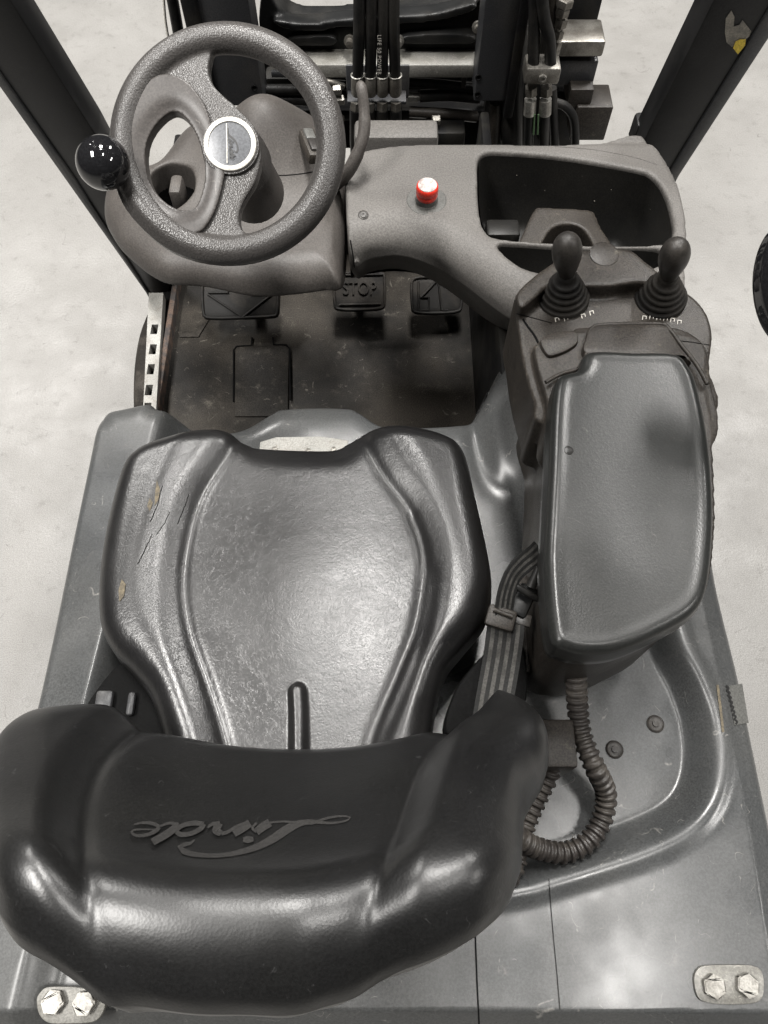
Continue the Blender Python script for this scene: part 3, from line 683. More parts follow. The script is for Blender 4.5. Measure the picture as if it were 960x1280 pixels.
# ---- A posts
def post(pxb, zb, pxt, xdir, name):
    pass
def beam(name, p0, p1, w_dir, width, depth, mat_, parent, bev=.004):
    p0 = np.array(p0); p1 = np.array(p1); a = p1 - p0; L_ = np.linalg.norm(a); a /= L_
    wd = np.array(w_dir, float); wd -= (wd @ a) * a; wd /= np.linalg.norm(wd); dd = np.cross(a, wd)
    return box(name, (p0 + p1) / 2, (width, depth, L_), mat_, parent, bev, np.column_stack([wd, dd, a]))
def on_lean(px, py, y0, z0, k=.2):    # vertical-ish plane leaning back by k
    return WP(px, py, np.array([0, y0, z0]), np.array([0, 1, k]) / math.hypot(1, k))
def post_faces(name, quadpx, y0, z0, thick, mat_, parent):
    """a leaning post given by its visible face in the picture, extruded forward"""
    P = [on_lean(*p, y0, z0) for p in quadpx]; n = np.array([0, 1, .2]) / math.hypot(1, .2)
    bm = bmesh.new(); V = P + [p + n * thick for p in P]; k = len(P)
    Fq = [tuple(range(k)), tuple(range(k, 2 * k))[::-1]] + [(i, (i + 1) % k, k + (i + 1) % k, k + i) for i in range(k)]
    add_vf(bm, V, Fq); bmesh.ops.recalc_face_normals(bm, faces=bm.faces[:])
    bmesh.ops.bevel(bm, geom=bm.edges[:], offset=.003, segments=2, affect='EDGES', profile=.5)
    return from_bm(name, bm, mat_, parent)
lp = post_faces('roof_post', [(-128, -200), (-60, -110), (13, 0), (122, 172), (215, 340), (206, 385), (190, 372), (92, 222), (0, 92), (-160, -140)], 1.30, .5, .06, M['post'], truck)
lp['label'] = 'dark roof post beside the steering wheel'
post_faces('post_flange', [(-190, -180), (0, 92), (92, 222), (190, 372), (202, 388), (196, 392), (182, 366), (0, 110), (-196, -165)], 1.296, .5, .025, M['post_edge'], lp)
rp_ = post_faces('roof_post', [(985, -150), (892, 0), (810, 165), (790, 205), (815, 262), (838, 214), (843, 205), (961, 12), (1060, -150)], 1.19, 1.0, .06, M['post'], truck)
rp_['label'] = 'dark roof post with a torn yellow sticker'
post_faces('post_flange', [(1060, -150), (961, 12), (843, 205), (826, 235), (834, 250), (849, 220), (960, 50), (1085, -150)], 1.186, 1.0, .025, M['post_edge'], rp_)
def on_rpost(px, py, up=.0015): return on_lean(px, py, 1.19, 1.0) - np.array([0, 1, .2]) / math.hypot(1, .2) * up
def patch(name, px, place, matn, parent):
    V = [place(*p) for p in px]; return mk(name, V, [tuple(range(len(V)))], M[matn], parent, False)
patch('sticker_residue', [(907, 22), (914, 12), (918, 20), (917, 32), (924, 30), (928, 24), (939, 38), (936, 45), (930, 49), (924, 48), (915, 58), (908, 52), (906, 40)], on_rpost, 'glue', rp_)
patch('sticker_scrap', [(916, 58), (919, 50), (925, 47), (932, 47), (931, 55), (922, 66)], lambda x, y: on_rpost(x, y, .003), 'yellow', rp_)
rf = WP(830, 170, (0, 1.2, 1), (0, 1, .2))
box('post_foot', W(809, 168, 1.02) + np.array([.0, .05, -.03]), (.022, .04, .05), M['black'], rp_, .008)

# ---- unseen overhead guard on the posts, added for its shade and reflections
ax_ = np.array([0, -.2, 1.0])
guard = box('unseen_overhead_guard', (-.02, .95, 2.13), (1.06, .09, .07), M['post'], truck, .006)
for k in range(7):
    xk = -.46 + k * .147; box('unseen_guard_bar', (xk, .22, 2.14), (.055, 1.40, .035), M['post'], guard, .005)
box('unseen_guard_beam', (-.02, -.52, 2.13), (1.06, .09, .07), M['post'], guard, .006)
for sgn, pxl in ((-1, (-60, -60)), (1, (985, -90))):
    p0 = on_lean(*pxl, 1.32 if sgn < 0 else 1.22, .5 if sgn < 0 else 1.0); beam('post_upper', p0, (sgn * .50 - .02, .97, 2.11), (1, 0, 0), .075, .055, M['post'], guard)

# ---- lever console and arm rest
AZ = 1.15
pad_px = [(735, 441), (790, 441), (843, 443), (862, 460), (873, 488), (885, 547), (891, 613), (891, 672), (884, 734), (868, 765), (831, 789), (777, 813), (735, 818), (705, 812), (688, 797), (680, 713), (683, 640), (686, 588), (690, 505), (698, 472), (722, 463)]
po = spl(np.array([W(*p, AZ - .006)[:2] for p in pad_px]), 260, True); pc = po.mean(0)
uv, Fc = disk(po, pc, 60, .55)
d, _ = pdist(uv[:, 0], uv[:, 1], po, True)
Zp = AZ + .0009 * gau(d - .012, .006) - roll(d, .011) - .004 * np.exp(-((uv[:, 0] - pc[0] - .02) / .05) ** 2 - ((uv[:, 1] - pc[1] + .05) / .09) ** 2)
cxp = W(735, 700, AZ)
Zp += .003 * sst(0, .03, uv[:, 1] - W(780, 470, AZ)[1]) * 0
V = np.column_stack([uv, Zp]); n0 = len(V); m = len(po); e = (po - pc) / np.linalg.norm(po - pc, axis=1)[:, None]; sk = []
for zz, off in ((AZ - .024, .0025), (AZ - .040, .002), (AZ - .048, -.004), (AZ - .05, -.02)): sk += [(*(po[k] + e[k] * off), zz) for k in range(m)]
V = np.vstack([V, sk])
for lev in range(4):
    for k in range(m):
        k2 = (k + 1) % m; a, b = (k, k2) if lev == 0 else (n0 + (lev - 1) * m + k, n0 + (lev - 1) * m + k2)
        Fc.append((a, n0 + lev * m + k, n0 + lev * m + k2, b))
# body under the pad
body_px = [(690, 430), (860, 430), (874, 488), (884, 547), (888, 613), (888, 672), (880, 734), (866, 762), (830, 784), (777, 808), (735, 812), (706, 806), (692, 792), (685, 713), (688, 640), (690, 588), (692, 505)]
body_o = spl(WL(body_px, AZ - .045), 120, True)
bm = bmesh.new(); add_vf(bm, *prism_vf(body_o, .868, AZ - .03))
head_px = [(643, 373), (661, 350), (695, 326), (729, 313), (782, 311), (807, 327), (828, 343), (852, 360), (874, 377), (888, 400), (891, 422), (887, 458), (885, 520), (690, 530), (668, 500), (655, 455), (648, 411)]
head_o = spl(WL(head_px, 1.10), 110, True)
add_vf(bm, *prism_vf(head_o, .98, 1.10))
ridge_px = [(646, 368), (662, 349), (696, 325), (730, 312), (782, 310), (808, 327), (828, 343), (850, 360), (800, 353), (760, 357), (730, 357), (690, 356), (668, 372), (652, 384)]
add_vf(bm, *prism_vf(spl(WL(ridge_px, 1.125), 90, True), 1.08, 1.125))
# cheeks that run from the deck to the pad
add_vf(bm, *prism_vf(spl(WL([(668, 440), (676, 425), (712, 415), (732, 408), (838, 408), (880, 430), (888, 470), (884, 560), (700, 560), (684, 500)], 1.118), 80, True), 1.05, 1.118))
console = mold('lever_console', bm, .0032, 4, M['console'], truck)
pad = mk('armrest_pad', V, Fc, M['pad'], truck); pad['label'] = 'flat black padded arm rest, dented at one spot'
lip_px = [(733, 441), (734, 418), (740, 409), (752, 405), (828, 405), (838, 413), (856, 440), (866, 452), (850, 447), (790, 445)]
prism('pad_lip', spl(WL(lip_px, AZ - .018), 70, True), AZ - .05, AZ - .018, M['console'], console, bev=.004)
tube('pad_trim', [W(*p, AZ - .022) for p in ((682, 478), (700, 468), (724, 460), (732, 446), (735, 420), (742, 409), (756, 406), (824, 405), (836, 411), (852, 432), (872, 458), (884, 480))], .0028, M['console'], console, 70, 8)
prism('console_cap', spl(WL([(676, 424), (690, 416), (712, 412), (722, 416), (722, 428), (708, 438), (690, 444), (682, 440)], 1.126), 50, True), 1.115, 1.126, M['console'], console, bev=.003)
lathe('round_cap', [(.0205, -.004), (.0205, .0015), (.019, .002), (.002, .0024)], W(755, 318, 1.126), (0, -.1, 1), M['console'], console, 40)
# side seam of the body
for pts in ([(645, 376), (655, 400), (672, 425), (682, 455), (688, 478), (686, 484), (660, 510)],):
    tube('console_seam', [W(*p, zz) + np.array([-.001, 0, 0]) for p, zz in zip(pts, (1.10, 1.10, 1.10, 1.10, 1.10, 1.09, 1.04))], .0018, M['gap'], console, 40, 6)
# dent in the pad
lathe('pad_dent', [(.0062, -.001), (.0060, .0004), (.0052, .0006), (.0045, .0001), (.001, .0000)], W(711, 563, AZ), (0, 0, 1), M['rubber'], pad, 20)
# levers
def lever(px, py, tx, ty, n1):
    b = W(px, py, 1.100); t = W(tx, ty, 1.222); ax = (t - b) / np.linalg.norm(t - b)
    prof = [(.036, -.004), (.0365, .003)]
    for i in range(5):
        r0 = .0355 - i * .0042; h0 = .004 + i * .0085
        prof += [(r0, h0), (r0 + .0008, h0 + .003), (r0 - .0012, h0 + .0055), (r0 - .0048, h0 + .0072)]
    prof += [(.0135, .05), (.013, .058), (.010, .060)]
    axb = ax * .7 + np.array([0, 0, .3])
    o = lathe('control_lever', prof, b, axb, M['rubber'], truck, 40, None)
    o['label'] = n1
    kb_ = b + axb / np.linalg.norm(axb) * .052
    L_ = np.linalg.norm(t - kb_) + .010; ka = (t - kb_) / np.linalg.norm(t - kb_)
    s = L_ / .075
    kp = [(.0095, 0), (.0110, .003), (.0125, .010), (.0155, .022), (.0185, .036), (.0196, .046), (.0190, .055), (.0165, .064), (.0120, .0705), (.006, .0742), (.0005, .075)]
    kp = spl(np.array(kp), 40); lathe('lever_knob', [(r, h * s) for r, h in kp], kb_, ka, M['knob'], o, 40, None)
    return o
lv1 = lever(704, 374, 709, 302, 'control lever with rubber boot, nearer the wheel')
lv2 = lever(825, 374, 846, 309, 'control lever with rubber boot, at the outer end')
# pictogram strips by the levers
def pict(cx, cy, rot, n, par):
    bm = bmesh.new(); th = R(rot)
    def place(dx, dy, k=0): return on_obj(console, cx + dx * math.cos(th) - dy * math.sin(th), cy + dx * math.sin(th) + dy * math.cos(th), .0014)
    for i in range(n):
        x0 = -22 + i * 44 / (n - 1); dy = random.choice((-1.5, 0, 1.5))
        for seg in (((-2.6, -2.5), (2.6, -2.5)), ((-2.2, -2.5), (-2.2, 2.5)), ((2.2, -2.5), (2.2, 1.2))):
            add_vf(bm, *ribbon('', [(x0 + seg[0][0], dy + seg[0][1]), (x0 + seg[1][0], dy + seg[1][1])], .42, lambda x, y: place(x, y), None, None))
        if False: add_vf(bm, *ribbon('', [(x0 - 1, dy - 5), (x0 + 1, dy - 5)], .8, lambda x, y: place(x, y), None, None))
    from_bm('pictogram_print', bm, M['ink'], par, False)
for (cx_, cy_, rot, n, par, quad) in ((718, 397, -13, 5, lv1, [(690, 404), (688, 398), (738, 386), (743, 399), (700, 408)]), (827, 401, 7, 6, lv2, [(800, 398), (803, 391), (848, 396), (853, 405), (800, 404)])):
    pict(cx_, cy_, rot, n, par)
# rear lower shell
rear_o = spl(WL([(700, 800), (868, 762), (866, 800), (850, 850), (800, 880), (740, 900), (706, 880)], .95), 60, True)
box('console_bracket', W(688, 935, .90) + np.array([0, 0, -.01]), (.05, .06, .10), M['console'], console, .004)
box('belt_anchor', W(655, 790, .90) + np.array([.0, .0, -.01]), (.05, .14, .11), M['console'], console, .008)

# ---- conduits
def conduit(name, pts, r):
    P = spl(np.array(pts), 900); L_ = np.linalg.norm(np.diff(P, axis=0), axis=1).sum(); n = int(L_ / .0105)
    ph = np.linspace(0, n * 2 * math.pi, 900); rr = r * (1 + .13 * np.tanh(2.2 * np.sin(ph)))
    return tube(name, P, rr, M['conduit'], truck, None, 16, None)
conduit('cable_conduit', [W(722, 884, .935) + np.array([-.005, .035, .03]), W(722, 884, .935), W(727, 919, .92), W(743, 958, .915), W(757, 990, .885), W(753, 1022, .868), W(735, 1052, .865), W(704, 1066, .865), W(668, 1059, .88), W(645, 1045, .90), W(610, 1035, .91)], .0128)
conduit('cable_conduit', [W(690, 955, .90), W(684, 973, .89), W(668, 1005, .878), W(655, 1037, .870), W(647, 1072, .868), W(634, 1098, .868), W(600, 1100, .87)], .0125)

# ---- seat belt
def webbing(name, pts, wdir, width, parent, stripes=7):
    P = spl(np.array(pts), 40); wd = np.array(wdir, float); out = None
    for s in range(stripes):
        a, b = (s / stripes - .5) * width, ((s + 1) / stripes - .5) * width
        V = []; Fc = []
        T = np.gradient(P, axis=0); T /= np.linalg.norm(T, axis=1)[:, None]
        for p, t in zip(P, T):
            w = wd - (wd @ t) * t; w /= np.linalg.norm(w); nn = np.cross(w, t)
            h = .0012 if s % 2 else .0016
            V += [p + w * a + nn * h, p + w * b + nn * h, p + w * b - nn * h, p + w * a - nn * h]
        for i in range(len(P) - 1):
            for k in range(4): Fc.append((4 * i + k, 4 * i + (k + 1) % 4, 4 * i + 4 + (k + 1) % 4, 4 * i + 4 + k))
        o = mk(name if s == 0 else 'webbing_stripe', V, Fc, M['web_b' if s % 2 else 'web_a'], parent if s == 0 or parent is not truck else out, False)
        if s == 0: out = o
    return out
belt = webbing('seat_belt', [W(612, 915, 1.0), W(619, 870, 1.0), W(626, 830, 1.01), W(631, 795, 1.025), W(632, 775, 1.03)], (1, .12, .12), .046, truck, 9)
up1 = webbing('belt_fold', [W(629, 780, 1.035), W(630, 760, 1.045), W(634, 738, 1.056), W(642, 718, 1.062), W(655, 704, 1.060), W(668, 694, 1.050), W(676, 686, 1.03)], (.8, -.1, -.55), .026, belt, 7)
bk = W(626, 773, 1.04)
box('belt_buckle', bk, (.036, .027, .014), M['console'], belt, .004, Matrix.Rotation(R(-18), 3, 'Z') @ Matrix.Rotation(R(10), 3, 'X'))
tube('buckle_bar', [W(617, 762, 1.05), W(628, 766, 1.05), W(641, 771, 1.05)], .0032, M['console'], belt, 8, 8)
box('belt_latch', W(653, 752, 1.03), (.024, .045, .016), M['cast'], belt, .005, Matrix.Rotation(R(-28), 3, 'Z'))
tube('latch_pin', [W(663, 735, 1.05), W(673, 710, 1.058)], [.0065, .005], M['cast'], belt, None, 12)
tube('latch_pin', [W(646, 733, 1.05), W(660, 742, 1.05), W(672, 748, 1.04)], .0045, M['cast'], belt, None, 10)
box('latch_tab', W(654, 775, 1.03), (.020, .016, .006), M['knob'], belt, .002, Matrix.Rotation(R(-15), 3, 'Z'))
prism('seat_side_shield', spl(WL([(610, 810), (625, 785), (650, 790), (660, 860), (640, 920), (560, 920), (570, 860)], .98), 50, True), .93, .98, M['gap'], truck, bev=.008)

# ---- left seat bracket under the cushion
sb = prism('seat_adjuster', spl(WL([(104, 890), (118, 862), (146, 830), (165, 835), (198, 880), (205, 940), (110, 940)], .95), 60, True), .87, .95, M['gap'], truck, bev=.008)
box('adjuster_latch', W(130, 878, .955), (.022, .030, .010), M['mast'], sb, .004)
box('adjuster_latch', W(164, 880, .955), (.010, .030, .010), M['mast'], sb, .004)
prism('seat_rail', WL([(325, 552), (345, 546), (400, 545), (435, 550), (440, 600), (320, 600)], .89), .86, .89, M['galv'], truck, bev=.002)
for px, py in ((343, 562), (385, 564), (417, 562)):
    lathe('rail_screw', [(.0045, 0), (.0045, .002), (.002, .003)], W(px, py, .89), (0, 0, 1), M['steel'], truck, 16)

# ---- things on the hood
def hexbolt(px, py, par, zt, r=.0128):
    p = W(px, py, zt + .006); V = []; prof = [(r * 1.35, 0), (r * 1.35, .002)]
    a = random.random()
    bm = bmesh.new(); add_vf(bm, *prism_vf([(p[0] + r * 1.1 * math.cos(a + k * math.pi / 3), p[1] + r * 1.1 * math.sin(a + k * math.pi / 3)) for k in range(6)], zt - .001, zt + .009))
    bmesh.ops.bevel(bm, geom=bm.edges[:], offset=.0012, segments=2, affect='EDGES'); from_bm('bolt_head', bm, M['bolt'], par)
def hinge(pts, bolts):
    P = [on_hood(*p) for p in pts]; z = max(p[2] for p in P)
    o = prism('hinge_plate', spl(np.array([W(*p, z + .006)[:2] for p in pts]), 60, True), z - .004, z + .005, M['hinge'], truck, bev=.0015)
    for b in bolts: hexbolt(*b, o, z + .005)
hinge([(868, 1224), (872, 1212), (882, 1207), (915, 1206), (940, 1207), (953, 1214), (956, 1235), (952, 1250), (938, 1255), (905, 1256), (882, 1253), (872, 1245)], [(893, 1233), (935, 1232)])
hinge([(45, 1250), (50, 1240), (60, 1234), (95, 1234), (122, 1240), (131, 1252), (127, 1268), (115, 1278), (85, 1280), (60, 1279), (48, 1268)], [(66, 1253), (105, 1254)])
for px, py in ((819, 905), (768, 937)):
    p = on_hood(px, py); lathe('plug', [(.0125, -.002), (.0125, .0015), (.0105, .003), (.0095, .0022), (.005, .0022), (.0045, .0045), (.001, .005)], p, (0, 0, 1), M['knob'], hood, 28)
def strip_on(name, pts, hw, matn, par, up=.0012, n=40):
    V, Fc = ribbon('', pts, hw, vec(lambda x, y: on_hood(x, y, up)), None, None, n); return mk(name, V, Fc, M[matn], par, False)
strip_on('hood_joint', [(594, 1165), (596, 1220), (598, 1262), (599, 1285)], .9, 'gap', hood)
strip_on('hood_joint', [(686, 1098), (690, 1150), (696, 1215), (700, 1262)], .5, 'steel_dark', hood)
strip_on('hood_label', [(919, 856), (927, 905)], 9, 'label_grey', hood, .0012, 2)
zig = [(909 + i * .75 + (1.2 if i % 2 else -1.2), 857 + i * 3) for i in range(17)]
strip_on('label_print', zig, 1.2, 'black', hood, .002, 60)
strip_on('paint_chip', [(897, 856), (900, 880), (904, 915)], 1.6, 'foamtear', hood, .0012)
# tears in the cushion
for pts in ([(196, 600), (200, 612), (198, 625), (193, 632), (194, 615)], [(187, 622), (191, 628), (187, 640), (184, 632)], [(152, 724), (157, 730), (155, 745), (149, 752), (148, 738)]):
    V = [on_cush(*p, .0010) for p in pts]; mk('cushion_tear', V, [tuple(range(len(V)))], M['foamtear'], cushion, False)

# ---- mirror at the edge of the cab
mc = W(987, 355, 1.30)
prof = [(.001, -.030), (.020, -.027), (.042, -.014), (.048, -.002), (.049, .004), (.044, .009), (.041, .006), (.001, .006)]
V, Fc2 = lathe_vf(spl(np.array(prof), 40), (0, 0, 0), (0, 0, 1), 56)
Rm = np.array(Matrix.Rotation(R(25), 3, 'X') @ Matrix.Rotation(R(180), 3, 'Y'))
mirror = mk('rear_mirror', [Rm @ np.array([v[0] * .80, v[1] * 1.42, v[2]]) + mc for v in V], Fc2, M['gloss'], truck)
tube('mirror_arm', [mc + np.array([.02, .0, 0]), mc + np.array([.08, .08, .06]), mc + np.array([.10, .25, .12])], .008, M['steel_dark'], mirror, 12, 10)

# ---- mast and hydraulics
def vbox(name, px0, py0, px1, py1, y, depth, matn, parent, bev=.003):
    a = WY(px0, py0, y); b = WY(px1, py1, y); x0, x1 = sorted((a[0], b[0])); z0, z1 = sorted((a[2], b[2]))
    return box(name, ((x0 + x1) / 2, y + depth / 2, (z0 + z1) / 2), (x1 - x0, depth, z1 - z0), M[matn], parent, bev)
def rail(px0, px1, pyb, y, nm, par):
    a = WY(px0, pyb, y); b = WY(px1, pyb, y)
    o = box(nm, ((a[0] + b[0]) / 2, y + .04, (a[2] + 2.6) / 2), (abs(b[0] - a[0]), .08, 2.6 - a[2]), M['mast'], par, .004)
    return o
r1 = rail(270, 331, 133, 1.50, 'mast_rail', truck)
r2 = rail(592, 634, 127, 1.50, 'mast_rail', truck)
for px, py, par in ((318, 110, r1), (322, 131, r1), (598, 97, r2), (597, 118, r2)):
    lathe('bolt_hole', [(.0065, -.002), (.0065, .0015), (.005, .0015), (.004, -.001)], WY(px, py, 1.4985), (0, -1, 0), M['gap'], par, 20)
box('rail_edge', (WY(634, 100, 1.5)[0] + .012, 1.56, 1.72), (.02, .14, 1.78), M['steel_dark'], r2, .004)
box('rail_edge', (WY(270, 100, 1.5)[0] - .02, 1.56, 1.72), (.03, .14, 1.78), M['steel_dark'], r1, .004)
# cast cross member
cm = [(332, -20), (360, 20), (400, 28), (470, 22), (540, 16), (575, 10), (600, -10), (600, 62), (560, 56), (500, 60), (430, 64), (380, 62), (345, 52), (325, 30)]
P = np.array([[WY(*p, 1.64)[0], WY(*p, 1.64)[2]] for p in cm])
bm = bmesh.new(); add_vf(bm, *prism_vf(spl(P, 100, True), -1.70, -1.62))
for poly in ([(405, 28), (470, 22), (540, 18), (592, 5), (592, 14), (545, 27), (470, 33), (405, 36)], [(372, 30), (405, 31), (405, 40), (360, 38), (340, 26)], [(505, 46), (560, 42), (590, 46), (590, 55), (505, 56)], [(365, 48), (415, 46), (415, 58), (362, 58)]):
    P2 = np.array([[WY(*p, 1.60)[0], WY(*p, 1.60)[2]] for p in poly]); add_vf(bm, *prism_vf(spl(P2, 40, True), -1.64, -1.60))
cross = mold('mast_cross_member', bm, .004, 6, M['cast'], truck, lambda a: np.column_stack([a[:, 0], -a[:, 2], a[:, 1]]))
box('cross_bar', ((W(372, 70, .9)[0] + W(598, 70, .9)[0]) / 2, 1.598, .885), (W(598, 70, .9)[0] - W(372, 70, .9)[0], .062, .03), M['crossbar'], truck, .004)
vbox('mast_shade_sheet', 300, 78, 640, 185, 1.76, .03, 'gap', truck, 0)  # black sheet put in for the darkness inside the mast
vbox('mast_shade_sheet', 634, -80, 704, 200, 1.70, .03, 'steel_dark', truck, .004)  # second dark sheet, added to cover bright floor between the hoses
lower = vbox('lower_cross_tube', 330, 98, 640, 116, 1.68, .05, 'steel_dark', truck, .01)
vbox('lower_cross_tube', 330, 138, 640, 152, 1.70, .05, 'steel_dark', truck, .006)
for (a, b, r) in (((332, 112), (420, 117), .011), ((332, 125), (420, 130), .011), ((505, 103), (600, 112), .010), ((525, 120), (600, 122), .013)):
    p, q_ = WY(*a, 1.60), WY(*b, 1.60); tube('hydraulic_pipe', [p, (p + q_) / 2 + np.array([0, 0, .004]), q_], r, M['hose'], truck, 10, 12)
lathe('pipe_union', [(.011, 0), (.011, .022), (.009, .023), (.009, .028)], WY(510, 121, 1.60), (1, 0, 0), M['steel_bright'], truck, 6, 30)
box('cable_tie', WY(580, 100, 1.585), (.010, .012, .03), M['knob'], truck, .002)
# centre hose bundle
bracket = vbox('hose_bracket', 432, 82, 511, 122, 1.53, .006, 'mast', truck, .003)
box('bracket_lip', WY(471, 121, 1.515), (.125, .04, .008), M['mast'], bracket, .002)
for i, (xt, xb) in enumerate(((449, 447), (464, 463), (479, 478), (492, 494))):
    hs = tube('hydraulic_hose', [WY(xt, -60, 1.475 + .004 * i), WY(xt, 20, 1.475), WY((xt + xb) / 2, 60, 1.48), WY(xb, 96, 1.49)], .0115, M['hose'], truck, 24, 14)
    p = WY(xb, 94, 1.49); q_ = WY(xb, 118, 1.492); tube('hose_ferrule', [p, p * .85 + q_ * .15, q_ * .9 + p * .1, q_], [.0125, .0138, .0138, .0115], M['steel'], hs, None, 14)
    rr = [p + np.array([.0128 * math.cos(t), .0128 * math.sin(t), 0]) for t in np.linspace(0, 2 * math.pi, 25)]; tube('ferrule_ring', rr, .0016, M['steel_bright'], hs, None, 6)
    q2 = WY(xb - 2 + i, 126, 1.50); q3 = WY(xb - 3 + i * 1.3, 136, 1.50); q4 = WY(xb - 3 + i * 1.6, 175, 1.51)
    tube('hose_nut', [q2, q3], .0125, M['steel'], hs, None, 6); tube('hose_tail', [q3, q4, q4 + np.array([0, .02, -.15])], .0125, M['hose'], hs, None, 14)
tx = bpy.data.curves.new('t', 'FONT'); tx.body = 'LIFE 50 POWER'; tx.size = .0105; tx.align_x = 'CENTER'; tx.align_y = 'CENTER'; tx.space_character = 1.15
to = bpy.data.objects.new('t', tx); col.objects.link(to); dg = bpy.context.evaluated_depsgraph_get(); dg.update()
tm = bpy.data.meshes.new_from_object(to.evaluated_get(dg)); bpy.data.objects.remove(to)
pm = WY(474, 69, 1.463)
tm.transform(Matrix.Translation(pm) @ Matrix.Rotation(R(90), 4, 'X') @ Matrix.Rotation(R(-90), 4, 'Z')); link('hose_print', tm, M['ink'], bracket, False)
for px in (437, 498):
    p = WY(px, 50, 1.60); lathe('cross_bolt', [(.012, 0), (.012, .006), (.008, .007), (.0075, .02), (.002, .021)], p, (0, -1, .1), M['steel'], cross, 12)
lathe('cross_bolt', [(.012, 0), (.012, .006), (.008, .007), (.0075, .016), (.002, .017)], WY(597, 33, 1.60), (0, -1, .1), M['steel'], cross, 12)
# right hoses
for a, rr_, matn in (([(648, -40), (645, 60), (640, 120), (640, 190)], .024, 'hose'), ([(620, 127), (618, 160), (616, 190)], .014, 'console'), ([(628, 120), (630, 160), (632, 190)], .009, 'hose')):
    tube('hydraulic_hose', [WY(*p, 1.53) for p in a], rr_, M[matn], truck, 16, 14)
ha = tube('hydraulic_hose', [WY(668, -40, 1.47), WY(668, 30, 1.47), WY(667, 84, 1.47)], .0115, M['hose'], truck, 14, 14)
hb = tube('hydraulic_hose', [WY(674, -40, 1.46), WY(680, 20, 1.46), WY(687, 50, 1.465), WY(688, 84, 1.47)], .0115, M['hose'], truck, 20, 14)
clamp = vbox('hose_clamp', 658, 86, 698, 107, 1.45, .05, 'steel', truck, .006)
lathe('clamp_bolt', [(.0085, 0), (.0085, .006), (.005, .0065), (.0045, .004)], WY(678, 97, 1.449), (0, -1, 0), M['steel_bright'], clamp, 6, 30)
for i, (px, h) in enumerate(((664, ha), (683, hb))):
    tube('hose_nut', [WY(px, 108, 1.475), WY(px, 118, 1.475)], .013, M['steel'], h, None, 6)
    tube('hose_ferrule', [WY(px - 1, 124, 1.475), WY(px - 2, 142, 1.475)], [.0125, .0135], M['steel_bright'], h, None, 16)
    tube('hose_tail', [WY(px - 2, 142, 1.475), WY(px - 3, 165, 1.48), WY(px - 4, 195, 1.49)], .011, M['hose'], h, 8, 14)
    tube('hose_marking', [WY(px + 4 - i * 14, 143, 1.465), WY(px + 3 - i * 14, 168, 1.468)], .002, M['green'], h, None, 6)
tube('hydraulic_hose', [WY(690, 110, 1.52), WY(692, 150, 1.52), WY(694, 195, 1.52)], .010, M['hose'], truck, 10, 12)
tube('hydraulic_hose', [WY(694, 128, 1.53), WY(708, 134, 1.53), WY(718, 152, 1.53), WY(719, 195, 1.53)], .0095, M['hose'], truck, 24, 12)
st = tube('hydraulic_pipe', [WY(708, -40, 1.50), WY(700, 20, 1.50), WY(694, 60, 1.50), WY(691, 85, 1.49)], .0075, M['steel_bright'], truck, 20, 10)
for px, py, r in ((706, 2, .017), (703, 14, .014), (701, 28, .013), (698, 42, .011), (696, 56, .010), (694, 66, .009)):
    p = WY(px, py, 1.50); lathe('pipe_fitting', [(r * .9, -.008), (r, -.006), (r, .006), (r * .9, .008)], p, (.1, 0, 1), M['steel'], st, 6, 30)
tube('hydraulic_hose', [WY(688, -40, 1.51), WY(690, 10, 1.51), WY(692, 34, 1.51)], .010, M['console'], truck, 10, 12)
# carriage blocks
blk = vbox('carriage_arm', 690, 52, 753, 72, 1.60, .08, 'steel', truck, .006)
vbox('carriage_web', 690, 76, 741, 108, 1.61, .05, 'mast', blk, .006)
vbox('carriage_web', 714, 112, 737, 136, 1.58, .08, 'console', blk, .003)
vbox('carriage_web', 722, 134, 755, 176, 1.57, .08, 'console', blk, .004)
vbox('carriage_web', 690, 114, 716, 190, 1.66, .06, 'steel_dark', blk, .004)
# rod at the far left
tube('side_rod', [WY(205, -60, 1.62), WY(222, 35, 1.62), WY(226, 60, 1.62)], .012, M['steel_dark'], truck, 8, 10)
tube('side_cable', [WY(202, -40, 1.60), WY(206, 20, 1.60), WY(210, 46, 1.60)], .003, M['ring'], truck, 10, 8)

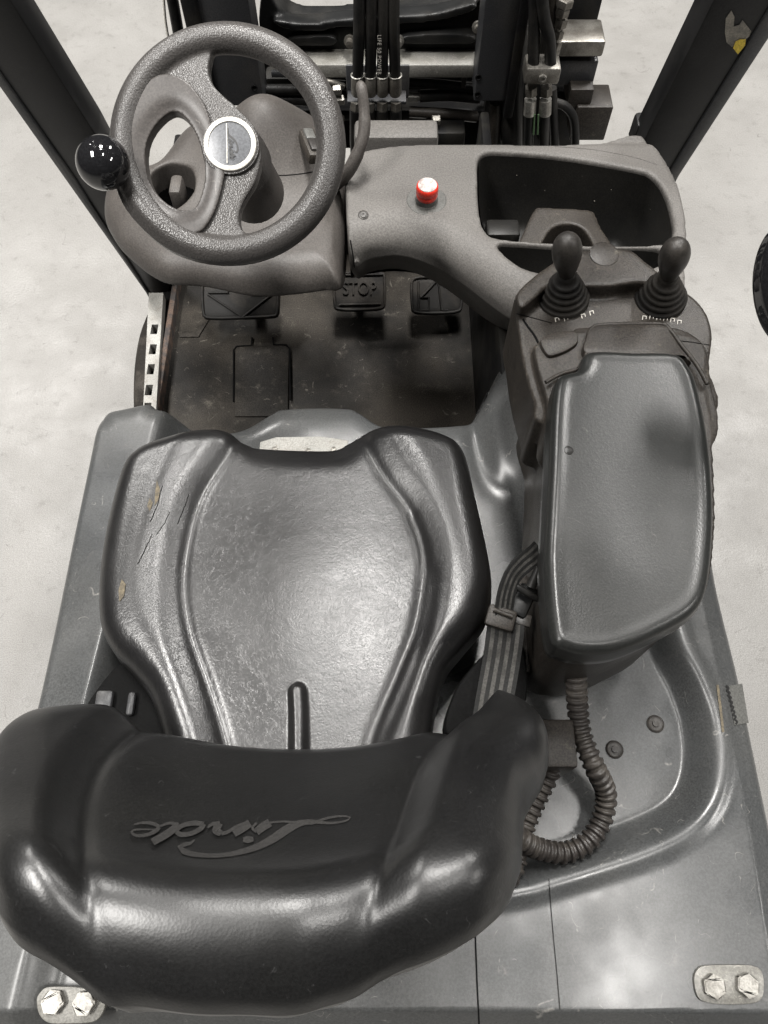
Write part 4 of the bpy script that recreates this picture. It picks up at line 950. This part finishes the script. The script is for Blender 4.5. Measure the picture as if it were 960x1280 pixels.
# ---- seams, dirt-lines and small marks laid on the moulded pieces
seam('housing_seam', column, [(322, 214), (345, 219), (370, 218), (395, 214), (428, 205)], .0011, 'gap', 50, -.0003)
for pts in ([(438, 300), (441, 318), (443, 334)],):
    seam('dash_seam', dash, pts, .0012, 'gap', 20, -.0003)
for pts, w_ in (([(203, 607), (197, 630), (188, 652)], .0006), ([(212, 640), (205, 655), (196, 668)], .0005), ([(190, 668), (180, 690), (172, 705)], .0006), ([(236, 618), (228, 640), (222, 655)], .0006)):
    P = [on_obj(cushion, *p, .0001) for p in (spl(np.array(pts, float), 14))]; P = [p + np.array([random.uniform(-.0005, .0005), random.uniform(-.0005, .0005), 0]) for p in P if p is not None]
    tube('cushion_crack', P, w_, M['gap'], cushion, None, 5)

for a, b, y_, r, mm in (((340, 92), (432, 96), 1.63, .008, 'mast'), ((512, 96), (592, 99), 1.64, .007, 'mast'), ((512, 140), (596, 146), 1.60, .012, 'console'), ((340, 148), (430, 150), 1.60, .010, 'console'), ((520, 158), (560, 172), 1.56, .012, 'hose'), ((400, 100), (430, 108), 1.57, .006, 'steel')):
    p, q_ = WY(*a, y_), WY(*b, y_); tube('hydraulic_pipe', [p, (p + q_) / 2 + np.array([0, -.006, .006]), q_], r, M[mm], truck, 12, 10)
for px, py in ((421, 112), (425, 125), (418, 140), (545, 150), (575, 168)):
    p = WY(px, py, 1.56); lathe('pipe_union', [(.009, -.01), (.011, -.008), (.011, .008), (.008, .01)], p, (1, .1, 0), M['steel'], truck, 6, 30)
box('valve_block', WY(556, 165, 1.57), (.09, .06, .04), M['steel_dark'], truck, .006)

tray_bits = [(646, 219), (726, 220), (723, 236), (743, 251), (791, 226), (789, 246), (764, 237), (800, 272), (808, 280), (813, 262), (820, 285), (797, 290), (681, 238), (770, 285)]
for i, (px, py) in enumerate(tray_bits[::3]):
    o = next(c for c in dash.children if c.name.startswith('storage_tray')); p = on_obj(o, px, py, .0006)
    if p is None: continue
    r = random.uniform(.0006, .0017)
    V = [p + np.array([random.uniform(.5, 1) * r * math.cos(t), random.uniform(.5, 1) * r * math.sin(t), random.uniform(0, .0008)]) for t in np.linspace(0, 2 * math.pi, 7)[:-1]] + [p + np.array([0, 0, .0012])]
    mk('debris_crumb', V, [(k, (k + 1) % 6, 6) for k in range(6)], M['glue'], dash, False)
seam('dash_crease', dash, [(692, 183), (740, 187), (790, 196), (822, 206)], .0008, 'column', 40, 0)
seam('console_seam', console, [(646, 392), (668, 398), (690, 404)], .0008, 'gap', 20, 0)
seam('console_seam', console, [(838, 425), (866, 428), (889, 432)], .0008, 'gap', 20, 0)
